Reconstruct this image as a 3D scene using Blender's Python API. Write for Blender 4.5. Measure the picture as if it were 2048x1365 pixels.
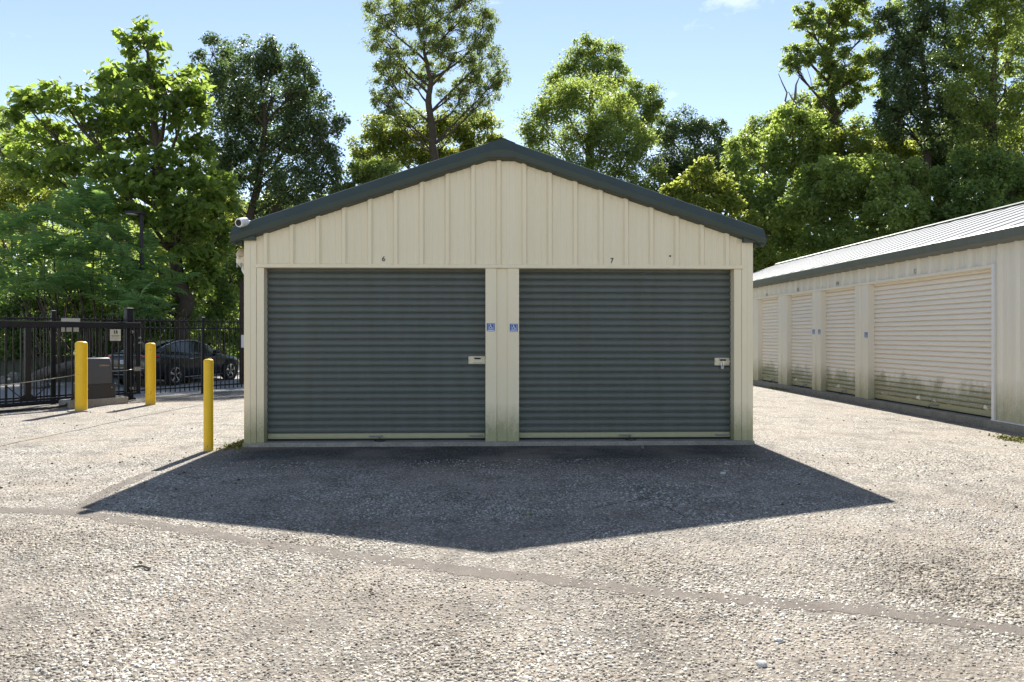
import bpy, math, random
import numpy as np
from mathutils import Vector, Matrix

for _o in list(bpy.data.objects):
    bpy.data.objects.remove(_o)
SC = bpy.context.scene
COL = SC.collection
R = math.radians

# ---------------------------------------------------------------- camera
F_PX, HOR, CX, CAM_H = 1370.0, 671.0, 1024.0, 1.56
YAW = math.atan(42.0 / F_PX)
cam_data = bpy.data.cameras.new('camera')
cam_data.sensor_width = 36.0
cam_data.lens = F_PX / 2048.0 * 36.0
cam_data.shift_y = -(682.5 - HOR) / 2048.0
cam_data.clip_start = 0.05
cam_data.clip_end = 3000.0
cam = bpy.data.objects.new('camera', cam_data)
COL.objects.link(cam)
cam.location = (0, 0, CAM_H)
cam.rotation_euler = (R(90), 0, -YAW)
SC.camera = cam

# ---------------------------------------------------------------- light
SUN_EL, SUN_AZ = R(42.3), R(1.7)          # azimuth measured from +Y towards +X
SUN_DIR = Vector((math.sin(SUN_AZ) * math.cos(SUN_EL), math.cos(SUN_AZ) * math.cos(SUN_EL), math.sin(SUN_EL)))
SKY_STRENGTH, SUN_STRENGTH, EXPOSURE = 0.086, 3.25, 1.87

world = bpy.data.worlds.new('World')
SC.world = world
world.use_nodes = True
wn, wl = world.node_tree.nodes, world.node_tree.links
bg = wn['Background']
sky = wn.new('ShaderNodeTexSky')
sky.sky_type = 'NISHITA'
sky.sun_disc = False
sky.sun_elevation = SUN_EL
sky.sun_rotation = SUN_AZ
sky.altitude = 1200
sky.air_density = 0.85
sky.dust_density = 0.0
sky.ozone_density = 3.5
bg.inputs['Strength'].default_value = SKY_STRENGTH
tint = wn.new('ShaderNodeMix')
tint.data_type, tint.blend_type = 'RGBA', 'MULTIPLY'
tint.inputs[0].default_value = 1.0
tint.inputs[7].default_value = (1.18, 0.915, 0.72, 1.0)      # camera white balance, the same all over the sky
wl.new(sky.outputs['Color'], tint.inputs[6])
# a few faint wisps of cloud high up
_tc = wn.new('ShaderNodeTexCoord')
_nz = wn.new('ShaderNodeTexNoise')
_nz.inputs['Scale'].default_value, _nz.inputs['Detail'].default_value, _nz.inputs['Roughness'].default_value = 4.5, 7.0, 0.62
_mp = wn.new('ShaderNodeMapping')
_mp.inputs['Scale'].default_value = (1.0, 1.0, 2.2)
wl.new(_tc.outputs['Generated'], _mp.inputs['Vector'])
wl.new(_mp.outputs['Vector'], _nz.inputs['Vector'])
_rp = wn.new('ShaderNodeMapRange')
_rp.inputs['From Min'].default_value, _rp.inputs['From Max'].default_value = 0.60, 0.82
_rp.inputs['To Max'].default_value = 0.55
wl.new(_nz.outputs['Fac'], _rp.inputs['Value'])
cl = wn.new('ShaderNodeMix'); cl.data_type = 'RGBA'
cl.inputs[7].default_value = (7.5, 7.5, 7.8, 1.0)
wl.new(_rp.outputs['Result'], cl.inputs[0])
wl.new(tint.outputs[2], cl.inputs[6])
wl.new(cl.outputs[2], bg.inputs['Color'])

sun_data = bpy.data.lights.new('sun', 'SUN')
sun_data.energy = SUN_STRENGTH
sun_data.angle = R(0.55)
sun_data.color = (1.0, 0.965, 0.885)
sun = bpy.data.objects.new('sun', sun_data)
COL.objects.link(sun)
sun.location = SUN_DIR * 80
sun.rotation_euler = SUN_DIR.to_track_quat('Z', 'Y').to_euler()

vs = SC.view_settings
vs.view_transform = 'Standard'
vs.look = 'None'
vs.exposure = EXPOSURE
vs.gamma = 1.0
vs.use_curve_mapping = False
SC.cycles.use_denoising = True
SC.cycles.max_bounces = 12
SC.cycles.diffuse_bounces = 8
SC.cycles.transmission_bounces = 10
SC.cycles.transparent_max_bounces = 8
SC.cycles.sample_clamp_indirect = 6.0

# ---------------------------------------------------------------- pixel <-> place helpers (survey of the photograph)
_s, _c = math.sin(YAW), math.cos(YAW)
def W(u, v, depth):
    """point seen at photo pixel (u, v), `depth` metres in front of the lens"""
    xc = (u - CX) / F_PX
    return Vector((depth * (_s + xc * _c), depth * (_c - xc * _s), CAM_H + (HOR - v) / F_PX * depth))
def G(u, v, z=0.0):
    return W(u, v, F_PX * (CAM_H - z) / (v - HOR))
def x_on(u, Y):
    xc = (u - CX) / F_PX
    return Y * (_s + xc * _c) / (_c - xc * _s)
def y_on(u, X):
    xc = (u - CX) / F_PX
    return X * (_c - xc * _s) / (_s + xc * _c)
def z_at(v, x, y):
    return CAM_H + (HOR - v) / F_PX * (x * _s + y * _c)

# ---------------------------------------------------------------- materials
def newmat(name):
    m = bpy.data.materials.new(name)
    m.use_nodes = True
    nt = m.node_tree
    return m, nt.nodes, nt.links, nt.nodes['Principled BSDF']
def node(n, kind, **kw):
    x = n.new(kind)
    for k, v in kw.items():
        setattr(x, k, v)
    return x
def mixc(n, l, fac, a, b, blend='MIX'):
    m = node(n, 'ShaderNodeMix', data_type='RGBA', blend_type=blend)
    for sock, val in ((m.inputs[0], fac), (m.inputs[6], a), (m.inputs[7], b)):
        if isinstance(val, (int, float)):
            sock.default_value = val
        elif isinstance(val, tuple):
            sock.default_value = (*val, 1.0) if len(val) == 3 else val
        else:
            l.new(val, sock)
    return m.outputs[2]
def ramp(n, l, src, stops):
    r = node(n, 'ShaderNodeValToRGB')
    cr = r.color_ramp
    while len(cr.elements) < len(stops):
        cr.elements.new(0.5)
    for e, (p, c) in zip(cr.elements, stops):
        e.position = p
        e.color = (*c, 1.0) if isinstance(c, tuple) else (c, c, c, 1.0)
    l.new(src, r.inputs[0])
    return r.outputs[0]
def math_(n, l, op, a, b=0.0, clamp=False):
    m = node(n, 'ShaderNodeMath', operation=op, use_clamp=clamp)
    for sock, val in ((m.inputs[0], a), (m.inputs[1], b)):
        if isinstance(val, (int, float)):
            sock.default_value = val
        else:
            l.new(val, sock)
    return m.outputs[0]
def noise(n, l, vec, scale, detail=3.0, rough=0.55, mapscale=None):
    t = node(n, 'ShaderNodeTexNoise')
    t.inputs['Scale'].default_value = scale
    t.inputs['Detail'].default_value = detail
    t.inputs['Roughness'].default_value = rough
    if mapscale:
        mp = node(n, 'ShaderNodeMapping')
        mp.inputs['Scale'].default_value = mapscale
        l.new(vec, mp.inputs['Vector'])
        vec = mp.outputs['Vector']
    l.new(vec, t.inputs['Vector'])
    return t.outputs['Fac']
def position(n):
    return node(n, 'ShaderNodeNewGeometry').outputs['Position']
def bump(n, l, p, height, strength, dist):
    b = node(n, 'ShaderNodeBump')
    b.inputs['Strength'].default_value = strength
    b.inputs['Distance'].default_value = dist
    l.new(height, b.inputs['Height'])
    l.new(b.outputs['Normal'], p.inputs['Normal'])

def plain(name, col, rough=0.5, metal=0.0, var=0.12, scale=6.0, spec=0.5, bmp=0.0):
    m, n, l, p = newmat(name)
    pos = position(n)
    f = noise(n, l, pos, scale, 4)
    lo = tuple(max(0, c * (1 - var)) for c in col)
    hi = tuple(min(1, c * (1 + var)) for c in col)
    l.new(mixc(n, l, f, lo, hi), p.inputs['Base Color'])
    r2 = math_(n, l, 'MULTIPLY_ADD', f, 0.2)
    r2.node.inputs[2].default_value = rough - 0.1
    l.new(r2, p.inputs['Roughness'])
    p.inputs['Metallic'].default_value = metal
    p.inputs['Specular IOR Level'].default_value = spec
    if bmp:
        bump(n, l, p, noise(n, l, pos, scale * 8, 3), bmp, 0.01)
    return m

def painted_siding(name, col, algae_top=0.55, algae=0.8, streak=0.35, grime=(0.30, 0.30, 0.16)):
    """painted steel with faint vertical rain streaks and algae creeping up from the ground"""
    m, n, l, p = newmat(name)
    pos = position(n)
    st = noise(n, l, pos, 1.0, 4, 0.6, (6.0, 6.0, 0.35))
    st = ramp(n, l, st, [(0.35, 0.0), (0.75, 1.0)])
    big = noise(n, l, pos, 1.3, 3)
    dirty = tuple(c * k for c, k in zip(col, (0.80, 0.78, 0.66)))
    base = mixc(n, l, math_(n, l, 'MULTIPLY', st, streak), col, dirty)
    base = mixc(n, l, math_(n, l, 'MULTIPLY', big, 0.25), base, tuple(c * 0.9 for c in col))
    sep = node(n, 'ShaderNodeSeparateXYZ')
    l.new(pos, sep.inputs[0])
    z = math_(n, l, 'DIVIDE', sep.outputs['Z'], algae_top)
    low = math_(n, l, 'SUBTRACT', 1.0, z, True)
    an = noise(n, l, pos, 5.0, 6, 0.7, (3.0, 3.0, 1.0))
    fine = noise(n, l, pos, 60.0, 3, 0.7)
    a = math_(n, l, 'MULTIPLY', low, math_(n, l, 'ADD', an, 0.25))
    a = ramp(n, l, math_(n, l, 'MULTIPLY', a, math_(n, l, 'ADD', fine, 0.5)), [(0.10, 0.0), (0.55, 1.0)])
    base = mixc(n, l, math_(n, l, 'MULTIPLY', a, algae), base, grime)
    l.new(base, p.inputs['Base Color'])
    p.inputs['Roughness'].default_value = 0.42
    p.inputs['Specular IOR Level'].default_value = 0.4
    bump(n, l, p, noise(n, l, pos, 3.5, 2), 0.10, 0.02)
    return m

def algae_door(name, col, green, z0, z1):
    """pale roll-up curtain with an uneven belt of green algae"""
    m, n, l, p = newmat(name)
    pos = position(n)
    sep = node(n, 'ShaderNodeSeparateXYZ')
    l.new(pos, sep.inputs[0])
    wob = noise(n, l, pos, 2.6, 6, 0.7, (1.0, 1.0, 0.5))
    z = math_(n, l, 'ADD', sep.outputs['Z'], math_(n, l, 'MULTIPLY', math_(n, l, 'SUBTRACT', wob, 0.5), 0.95))
    up = ramp(n, l, math_(n, l, 'DIVIDE', z, 1.2), [(z0 / 1.2, 0.0), ((z0 + 0.05) / 1.2, 1.0), ((z1 - 0.24) / 1.2, 0.85), (z1 / 1.2, 0.0)])
    fine = ramp(n, l, noise(n, l, pos, 45.0, 5, 0.75), [(0.30, 0.25), (0.52, 1.0)])
    grime = noise(n, l, pos, 1.0, 5, 0.6, (2.0, 2.0, 9.0))
    base = mixc(n, l, math_(n, l, 'MULTIPLY', grime, 0.30), col, tuple(c * 0.74 for c in col))
    base = mixc(n, l, math_(n, l, 'MULTIPLY', math_(n, l, 'MULTIPLY', up, fine), 0.85), base, green)
    l.new(base, p.inputs['Base Color'])
    p.inputs['Roughness'].default_value = 0.45
    return m

def leaf_mat(name, dark, light, glow, trans=0.45, rough=0.42):
    m, n, l, p = newmat(name)
    geo = node(n, 'ShaderNodeNewGeometry')
    oi = node(n, 'ShaderNodeObjectInfo')
    rnd = math_(n, l, 'FRACT', math_(n, l, 'ADD', geo.outputs['Random Per Island'], oi.outputs['Random']))
    clump = noise(n, l, geo.outputs['Position'], 0.7, 2)
    f = math_(n, l, 'ADD', math_(n, l, 'MULTIPLY', rnd, 0.6), math_(n, l, 'MULTIPLY', math_(n, l, 'SUBTRACT', clump, 0.3), 0.8), True)
    base = mixc(n, l, f, dark, light)
    l.new(base, p.inputs['Base Color'])
    p.inputs['Roughness'].default_value = rough
    p.inputs['Specular IOR Level'].default_value = 0.35
    tr = node(n, 'ShaderNodeBsdfTranslucent')
    l.new(mixc(n, l, f, tuple(c * 0.6 for c in glow), glow), tr.inputs['Color'])
    mx = node(n, 'ShaderNodeMixShader')
    mx.inputs[0].default_value = trans
    l.new(p.outputs[0], mx.inputs[1])
    l.new(tr.outputs[0], mx.inputs[2])
    l.new(mx.outputs[0], n['Material Output'].inputs['Surface'])
    return m

def ground_mat(name, near_smooth=True):
    """weathered chip-seal asphalt: pale stones in a brown-grey binder, worn patches of different density"""
    m, n, l, p = newmat(name)
    pos = position(n)
    vo = node(n, 'ShaderNodeTexVoronoi')
    vo.inputs['Scale'].default_value = 46.0
    vo.inputs['Randomness'].default_value = 1.0
    l.new(pos, vo.inputs['Vector'])
    sepc = node(n, 'ShaderNodeSeparateColor')
    l.new(vo.outputs['Color'], sepc.inputs[0])
    stone = ramp(n, l, sepc.outputs[0], [(0.0, (0.18, 0.163, 0.14)), (0.25, (0.335, 0.305, 0.262)), (0.55, (0.45, 0.42, 0.368)), (0.8, (0.55, 0.52, 0.465)), (1.0, (0.70, 0.68, 0.63))])
    gap = ramp(n, l, vo.outputs['Distance'], [(0.38, 0.0), (0.60, 1.0)])
    patch = noise(n, l, pos, 0.55, 5, 0.6)
    patch2 = noise(n, l, pos, 2.2, 5, 0.65)
    binder = mixc(n, l, ramp(n, l, patch2, [(0.3, 0.0), (0.7, 1.0)]), (0.085, 0.074, 0.062), (0.24, 0.203, 0.163))
    sep = node(n, 'ShaderNodeSeparateXYZ')
    l.new(pos, sep.inputs[0])
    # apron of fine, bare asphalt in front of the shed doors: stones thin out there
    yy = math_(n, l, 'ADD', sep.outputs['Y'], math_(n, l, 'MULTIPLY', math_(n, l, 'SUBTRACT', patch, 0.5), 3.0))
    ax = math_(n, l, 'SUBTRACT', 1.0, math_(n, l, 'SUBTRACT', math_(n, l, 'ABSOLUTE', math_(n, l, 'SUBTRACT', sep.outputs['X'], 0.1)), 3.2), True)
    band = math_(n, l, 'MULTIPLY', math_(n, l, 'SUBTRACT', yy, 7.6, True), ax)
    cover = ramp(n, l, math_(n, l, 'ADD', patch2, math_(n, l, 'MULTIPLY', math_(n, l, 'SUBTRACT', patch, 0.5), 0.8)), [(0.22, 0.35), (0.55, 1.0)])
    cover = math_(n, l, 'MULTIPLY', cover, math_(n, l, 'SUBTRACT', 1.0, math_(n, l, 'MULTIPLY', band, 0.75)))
    bed = ramp(n, l, math_(n, l, 'DIVIDE', sep.outputs['Y'], 10.0), [(0.40, 0.45), (0.75, 1.0)])   # close by the stones are real, bedded in bare binder
    cover = math_(n, l, 'MULTIPLY', cover, bed)
    amt = math_(n, l, 'MULTIPLY', math_(n, l, 'SUBTRACT', 1.0, gap), cover)
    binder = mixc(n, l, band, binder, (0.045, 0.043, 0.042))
    col = mixc(n, l, amt, binder, stone)
    # rusty-brown dust and pale worn areas
    dust = ramp(n, l, noise(n, l, pos, 0.9, 4, 0.6), [(0.42, 0.0), (0.68, 1.0)])
    col = mixc(n, l, math_(n, l, 'MULTIPLY', dust, 0.5), col, (0.33, 0.27, 0.215))
    speck = ramp(n, l, noise(n, l, pos, 170.0, 2, 0.6), [(0.42, 0.72), (0.62, 1.12)])
    col = mixc(n, l, 1.0, col, speck, 'MULTIPLY')
    l.new(col, p.inputs['Base Color'])
    p.inputs['Roughness'].default_value = 0.85
    p.inputs['Specular IOR Level'].default_value = 0.3
    hgt = math_(n, l, 'SUBTRACT', 1.0, vo.outputs['Distance'])
    bump(n, l, p, hgt, 0.7, 0.012)
    return m

def soil_mat(name, a, b, scale=3.0, fine=40.0, bm=0.5):
    m, n, l, p = newmat(name)
    pos = position(n)
    f = noise(n, l, pos, scale, 6, 0.65)
    g = noise(n, l, pos, fine, 4, 0.7)
    col = mixc(n, l, ramp(n, l, f, [(0.3, 0.0), (0.7, 1.0)]), a, b)
    col = mixc(n, l, 1.0, col, ramp(n, l, g, [(0.3, 0.6), (0.7, 1.3)]), 'MULTIPLY')
    l.new(col, p.inputs['Base Color'])
    p.inputs['Roughness'].default_value = 0.92
    bump(n, l, p, g, bm, 0.02)
    return m

def stone_mat(name):
    m, n, l, p = newmat(name)
    geo = node(n, 'ShaderNodeNewGeometry')
    c = ramp(n, l, geo.outputs['Random Per Island'], [(0.0, (0.10, 0.090, 0.078)), (0.14, (0.235, 0.205, 0.168)), (0.35, (0.35, 0.315, 0.265)), (0.65, (0.45, 0.415, 0.36)), (0.92, (0.54, 0.51, 0.455)), (1.0, (0.70, 0.68, 0.63))])
    g = noise(n, l, geo.outputs['Position'], 220.0, 3, 0.6)
    c = mixc(n, l, 1.0, c, ramp(n, l, g, [(0.3, 0.75), (0.7, 1.2)]), 'MULTIPLY')
    drift = ramp(n, l, noise(n, l, geo.outputs['Position'], 0.8, 5, 0.62), [(0.30, (0.50, 0.45, 0.39)), (0.44, (0.80, 0.76, 0.71)), (0.55, (1.0, 0.985, 0.96)), (0.66, (1.16, 1.16, 1.16)), (0.76, (1.45, 1.45, 1.45))])
    c = mixc(n, l, 1.0, c, drift, 'MULTIPLY')
    c = mixc(n, l, 1.0, c, ramp(n, l, noise(n, l, geo.outputs['Position'], 2.6, 4, 0.6), [(0.36, 0.74), (0.52, 1.0), (0.68, 1.12)]), 'MULTIPLY')
    l.new(c, p.inputs['Base Color'])
    p.inputs['Roughness'].default_value = 0.8
    p.inputs['Specular IOR Level'].default_value = 0.3
    return m

M = {}
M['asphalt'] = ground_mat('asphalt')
M['stone'] = stone_mat('gravel_stone')
M['seam'] = soil_mat('seam_filler', (0.098, 0.080, 0.066), (0.165, 0.138, 0.115), 5.0, 90.0, 0.3)
M['crack'] = soil_mat('crack_filler', (0.03, 0.028, 0.025), (0.06, 0.05, 0.045), 9.0)  # dark tone of the thin paving cracks themselves
M['earth'] = soil_mat('earth', (0.10, 0.085, 0.06), (0.06, 0.075, 0.03), 0.8, 14.0)
M['lot'] = soil_mat('gravel_lot', (0.22, 0.21, 0.20), (0.32, 0.305, 0.29), 1.2, 30.0)
M['cream'] = painted_siding('cream_siding', (0.86, 0.755, 0.54), 0.7, 0.9, 0.25)
M['ivory'] = painted_siding('ivory_siding', (0.82, 0.77, 0.66), 1.0, 0.75, 0.3)
M['door_dark'] = painted_siding('slate_door', (0.106, 0.120, 0.108), 0.5, 0.0, 0.9)
M['door_pale'] = algae_door('ivory_door', (0.86, 0.80, 0.70), (0.135, 0.145, 0.022), 0.20, 0.74)
M['bottom_bar'] = painted_siding('bottom_bar_paint', (0.58, 0.52, 0.38), 0.8, 0.75, 0.5)
M['rubber'] = plain('rubber', (0.018, 0.018, 0.018), 0.7)
M['trim_dark'] = plain('dark_green_trim', (0.056, 0.072, 0.058), 0.5, 0.0, 0.22, 2.5, 0.3)
M['trim_weather'] = painted_siding('weathered_gutter', (0.11, 0.125, 0.11), 20.0, 0.0, 0.9)
M['roof_pale'] = plain('pale_metal_roof', (0.30, 0.30, 0.30), 0.6, 0.0, 0.08, 1.2, 0.25)
M['concrete'] = soil_mat('concrete', (0.22, 0.21, 0.18), (0.33, 0.31, 0.27), 4.0, 60.0, 0.3)
M['galv'] = plain('galvanised_steel', (0.55, 0.50, 0.38), 0.45, 0.6, 0.25, 25.0)
M['steel'] = plain('dull_steel', (0.30, 0.30, 0.30), 0.4, 0.8, 0.25, 30.0)
M['dark_hole'] = plain('dark_recess', (0.01, 0.01, 0.01), 0.8)
M['black_metal'] = plain('black_powder_coat', (0.010, 0.010, 0.013), 0.45, 0.0, 0.3, 8.0, 0.3)
M['white_plastic'] = plain('white_plastic', (0.78, 0.77, 0.76), 0.35, 0.0, 0.05, 8.0)
M['glass_dark'] = plain('dark_lens', (0.012, 0.012, 0.014), 0.12, 0.0, 0.1, 8.0, 0.6)
M['tan_plastic'] = plain('tan_plastic', (0.50, 0.37, 0.22), 0.4, 0.0, 0.15, 15.0)
M['bulb'] = plain('frosted_bulb', (0.72, 0.64, 0.45), 0.3, 0.0, 0.1, 10.0)
M['blue'] = plain('sign_blue', (0.016, 0.10, 0.36), 0.4, 0.0, 0.08, 20.0)
M['white'] = plain('sign_white', (0.78, 0.80, 0.82), 0.45, 0.0, 0.05, 20.0)
M['sign_cream'] = plain('sign_cream', (0.55, 0.52, 0.42), 0.5, 0.0, 0.12, 12.0)
M['ink'] = plain('black_ink', (0.012, 0.012, 0.010), 0.5)
M['decal_gold'] = plain('decal_gold', (0.50, 0.33, 0.16), 0.5)
M['operator_grey'] = plain('operator_cover', (0.060, 0.066, 0.082), 0.42, 0.0, 0.12, 5.0)
M['operator_base'] = plain('operator_base', (0.022, 0.023, 0.028), 0.5, 0.0, 0.15, 5.0)
M['bark'] = soil_mat('bark', (0.045, 0.034, 0.024), (0.085, 0.066, 0.048), 4.0, 26.0, 0.8)
M['bark_pale'] = soil_mat('pale_bark', (0.13, 0.11, 0.085), (0.22, 0.19, 0.15), 4.0, 22.0, 0.8)
M['pole_wood'] = soil_mat('brown_pole', (0.030, 0.020, 0.015), (0.055, 0.036, 0.026), 3.0, 20.0, 0.6)
M['rock'] = soil_mat('rock', (0.16, 0.145, 0.12), (0.27, 0.25, 0.22), 4.0, 30.0, 0.8)
M['pale_stone'] = soil_mat('pale_stone', (0.52, 0.50, 0.46), (0.66, 0.64, 0.60), 20.0, 90.0, 0.4)
M['moss'] = soil_mat('moss', (0.15, 0.16, 0.02), (0.28, 0.27, 0.035), 12.0, 60.0, 0.8)
def bollard_mat():
    m, n, l, p = newmat('yellow_bollard_paint')
    pos = position(n)
    f = noise(n, l, pos, 7.0, 4)
    chips = ramp(n, l, noise(n, l, pos, 14.0, 3, 0.6), [(0.70, 0.0), (0.715, 1.0)])
    c = mixc(n, l, f, (0.78, 0.44, 0.003), (0.88, 0.56, 0.006))
    sep = node(n, 'ShaderNodeSeparateXYZ')
    l.new(pos, sep.inputs[0])
    low = math_(n, l, 'MULTIPLY', math_(n, l, 'SUBTRACT', 1.0, math_(n, l, 'MULTIPLY', sep.outputs['Z'], 7.0), True), f)
    c = mixc(n, l, low, c, (0.22, 0.17, 0.08))
    c = mixc(n, l, chips, c, (0.05, 0.04, 0.03))
    l.new(c, p.inputs['Base Color'])
    p.inputs['Roughness'].default_value = 0.38
    return m
M['yellow'] = bollard_mat()
M['car_paint'] = plain('black_car_paint', (0.010, 0.011, 0.015), 0.16, 0.0, 0.1, 3.0, 0.6)
M['car_glass'] = plain('tinted_glass', (0.016, 0.020, 0.022), 0.12, 0.0, 0.1, 3.0, 0.8)
M['chrome'] = plain('chrome', (0.75, 0.76, 0.78), 0.2, 1.0, 0.05, 5.0)
M['tyre'] = plain('tyre_rubber', (0.015, 0.015, 0.015), 0.75)
M['tail_red'] = plain('tail_lamp_red', (0.50, 0.012, 0.015), 0.2, 0.0, 0.15, 10.0)
M['plate_white'] = plain('plate_white', (0.62, 0.66, 0.72), 0.4, 0.0, 0.1, 30.0)

M['leaf_catalpa'] = leaf_mat('broad_bright_leaf', (0.061, 0.109, 0.034), (0.143, 0.206, 0.059), (0.47, 0.62, 0.10), 0.58)
M['leaf_dark'] = leaf_mat('dark_small_leaf', (0.064, 0.101, 0.048), (0.129, 0.172, 0.077), (0.239, 0.345, 0.104), 0.42, 0.36)
M['leaf_mid'] = leaf_mat('mid_green_leaf', (0.081, 0.126, 0.049), (0.176, 0.225, 0.082), (0.54, 0.66, 0.13), 0.55)
M['leaf_yellow'] = leaf_mat('yellow_green_leaf', (0.084, 0.132, 0.036), (0.180, 0.231, 0.063), (0.572, 0.630, 0.108), 0.55)
M['leaf_locust'] = leaf_mat('airy_locust_leaf', (0.093, 0.130, 0.049), (0.186, 0.227, 0.079), (0.423, 0.516, 0.124), 0.5)
M['leaf_sumac'] = leaf_mat('sumac_leaflet', (0.069, 0.143, 0.061), (0.142, 0.227, 0.086), (0.386, 0.621, 0.133), 0.48)
M['leaf_vine'] = leaf_mat('glossy_vine_leaf', (0.094, 0.147, 0.058), (0.206, 0.264, 0.092), (0.597, 0.745, 0.148), 0.52, 0.30)
M['leaf_under'] = leaf_mat('undergrowth_leaf', (0.066, 0.114, 0.047), (0.140, 0.204, 0.070), (0.406, 0.562, 0.104), 0.5)

# ---------------------------------------------------------------- mesh helpers
ORIGIN = {}
def put(o, origin, parent):
    COL.objects.link(o)
    ORIGIN[o.name] = Vector(origin)
    if parent is not None:
        o.parent = parent
        o.location = Vector(origin) - ORIGIN[parent.name]
    else:
        o.location = origin
def tag(o, label=None, category=None, group=None, kind=None):
    if label: o['label'] = label
    if category: o['category'] = category
    if group: o['group'] = group
    if kind: o['kind'] = kind
    return o
def empty(name, loc, label, category, group=None, parent=None):
    o = bpy.data.objects.new(name, None)
    o.empty_display_size = 0.2
    put(o, loc, parent)
    return tag(o, label, category, group)

class Frame:
    """a wall's own axes: a along, d outwards, z up"""
    def __init__(s, O, e1, n):
        s.O, s.e1, s.n = Vector((O[0], O[1], 0)), Vector((e1[0], e1[1], 0)), Vector((n[0], n[1], 0))
    def __call__(s, a, d, z):
        p = s.O + s.e1 * a + s.n * d
        return (p.x, p.y, p.z + z)
IDENT = lambda a, d, z: (a, d, z)

class MB:
    def __init__(s, fr=None):
        s.v, s.f, s.fr = [], [], fr or IDENT
    def pts(s, P):
        i = len(s.v)
        s.v += [s.fr(*p) for p in P]
        return i
    def box(s, a0, a1, d0, d1, z0, z1):
        i = s.pts([(a0, d0, z0), (a1, d0, z0), (a1, d1, z0), (a0, d1, z0), (a0, d0, z1), (a1, d0, z1), (a1, d1, z1), (a0, d1, z1)])
        s.f += [tuple(i + k for k in q) for q in ((0, 3, 2, 1), (4, 5, 6, 7), (0, 1, 5, 4), (1, 2, 6, 5), (2, 3, 7, 6), (3, 0, 4, 7))]
        return s
    def bbox(s, a0, a1, d0, d1, z0, z1, b=0.006):
        """box with chamfered vertical and top edges"""
        prof = [(a0 + b, d0), (a1 - b, d0), (a1, d0 + b), (a1, d1 - b), (a1 - b, d1), (a0 + b, d1), (a0, d1 - b), (a0, d0 + b)]
        ca, cd = (a0 + a1) / 2, (d0 + d1) / 2
        sh = lambda p: (p[0] + (b if p[0] < ca else -b) * 0.8, p[1] + (b if p[1] < cd else -b) * 0.8)
        rings = [[(p[0], p[1], z0) for p in prof], [(p[0], p[1], z1 - b) for p in prof], [(*sh(p), z1) for p in prof]]
        s.loft(rings, closed=True, caps=True)
        return s
    def loft(s, rings, closed=True, caps=False):
        n = len(rings[0])
        idx = [s.pts(r) for r in rings]
        for a, b in zip(idx, idx[1:]):
            for k in range(n if closed else n - 1):
                k2 = (k + 1) % n
                s.f.append((a + k, a + k2, b + k2, b + k))
        if caps:
            s.f.append(tuple(idx[0] + k for k in reversed(range(n))))
            s.f.append(tuple(idx[-1] + k for k in range(n)))
        return s
    def prism(s, poly, d0, d1):
        """polygon in (a, z) between depths d0 and d1"""
        return s.loft([[(a, d0, z) for a, z in poly], [(a, d1, z) for a, z in poly]], True, True)
    def tube(s, path, rad, n=8, caps=True):
        P = [Vector(p) for p in path]
        rr = rad if isinstance(rad, (list, tuple)) else [rad] * len(P)
        rings, ref = [], None
        for k, p in enumerate(P):
            t = (P[min(k + 1, len(P) - 1)] - P[max(k - 1, 0)])
            t = t.normalized() if t.length > 1e-9 else Vector((0, 0, 1))
            if ref is None:
                ref = t.orthogonal().normalized()
            ref = (ref - t * ref.dot(t))
            ref = ref.normalized() if ref.length > 1e-6 else t.orthogonal().normalized()
            b = t.cross(ref)
            rings.append([tuple(p + (ref * math.cos(2 * math.pi * j / n) + b * math.sin(2 * math.pi * j / n)) * rr[k]) for j in range(n)])
        return s.loft(rings, True, caps)
    def build(s, name, mat, parent=None, smooth=False, origin=None):
        co = np.array(s.v, float)
        if origin is None:
            lo, hi = co.min(0), co.max(0)
            origin = Vector(((lo[0] + hi[0]) / 2, (lo[1] + hi[1]) / 2, lo[2]))
        else:
            origin = Vector(origin)
        me = bpy.data.meshes.new(name)
        me.from_pydata([tuple(c) for c in (co - np.array(origin))], [], s.f)
        me.materials.append(M[mat])
        if smooth:
            me.polygons.foreach_set('use_smooth', [True] * len(me.polygons))
            if smooth != 'all':
                me.set_sharp_from_angle(angle=R(35))
        me.update()
        o = bpy.data.objects.new(name, me)
        put(o, origin, parent)
        return o
def again(o, origin, parent):
    """another piece sharing the mesh of o"""
    c = bpy.data.objects.new(o.name.split('.')[0], o.data)
    put(c, origin, parent)
    return c
def np_mesh(name, verts, faces, mat, parent=None, origin=(0, 0, 0), k=3):
    """large triangle/quad mesh from arrays"""
    me = bpy.data.meshes.new(name)
    verts = (verts - np.array(origin)).astype(np.float32)
    nf = len(faces)
    me.vertices.add(len(verts))
    me.vertices.foreach_set('co', verts.ravel())
    me.loops.add(nf * k)
    me.loops.foreach_set('vertex_index', faces.ravel().astype(np.int32))
    me.polygons.add(nf)
    me.polygons.foreach_set('loop_start', np.arange(0, nf * k, k, dtype=np.int32))
    me.update(calc_edges=True)
    me.validate()
    me.materials.append(M[mat])
    o = bpy.data.objects.new(name, me)
    put(o, origin, parent)
    return o
def text_part(body, size, fr, a, d, z, mat, name, parent, thick=0.0015):
    cu = bpy.data.curves.new('lettering', 'FONT')
    cu.body, cu.size, cu.align_x, cu.align_y, cu.resolution_u = body, size, 'CENTER', 'CENTER', 3
    cu.offset = size * .012
    t = bpy.data.objects.new('lettering', cu)
    COL.objects.link(t)
    bpy.context.view_layer.update()
    me0 = bpy.data.meshes.new_from_object(t.evaluated_get(bpy.context.evaluated_depsgraph_get()))
    mb = MB(fr)
    mb.pts([(a + v.co.x, d, z + v.co.y) for v in me0.vertices])
    mb.f = [tuple(p.vertices) for p in me0.polygons]
    bpy.data.objects.remove(t)
    return mb.build(name, mat, parent)

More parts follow.
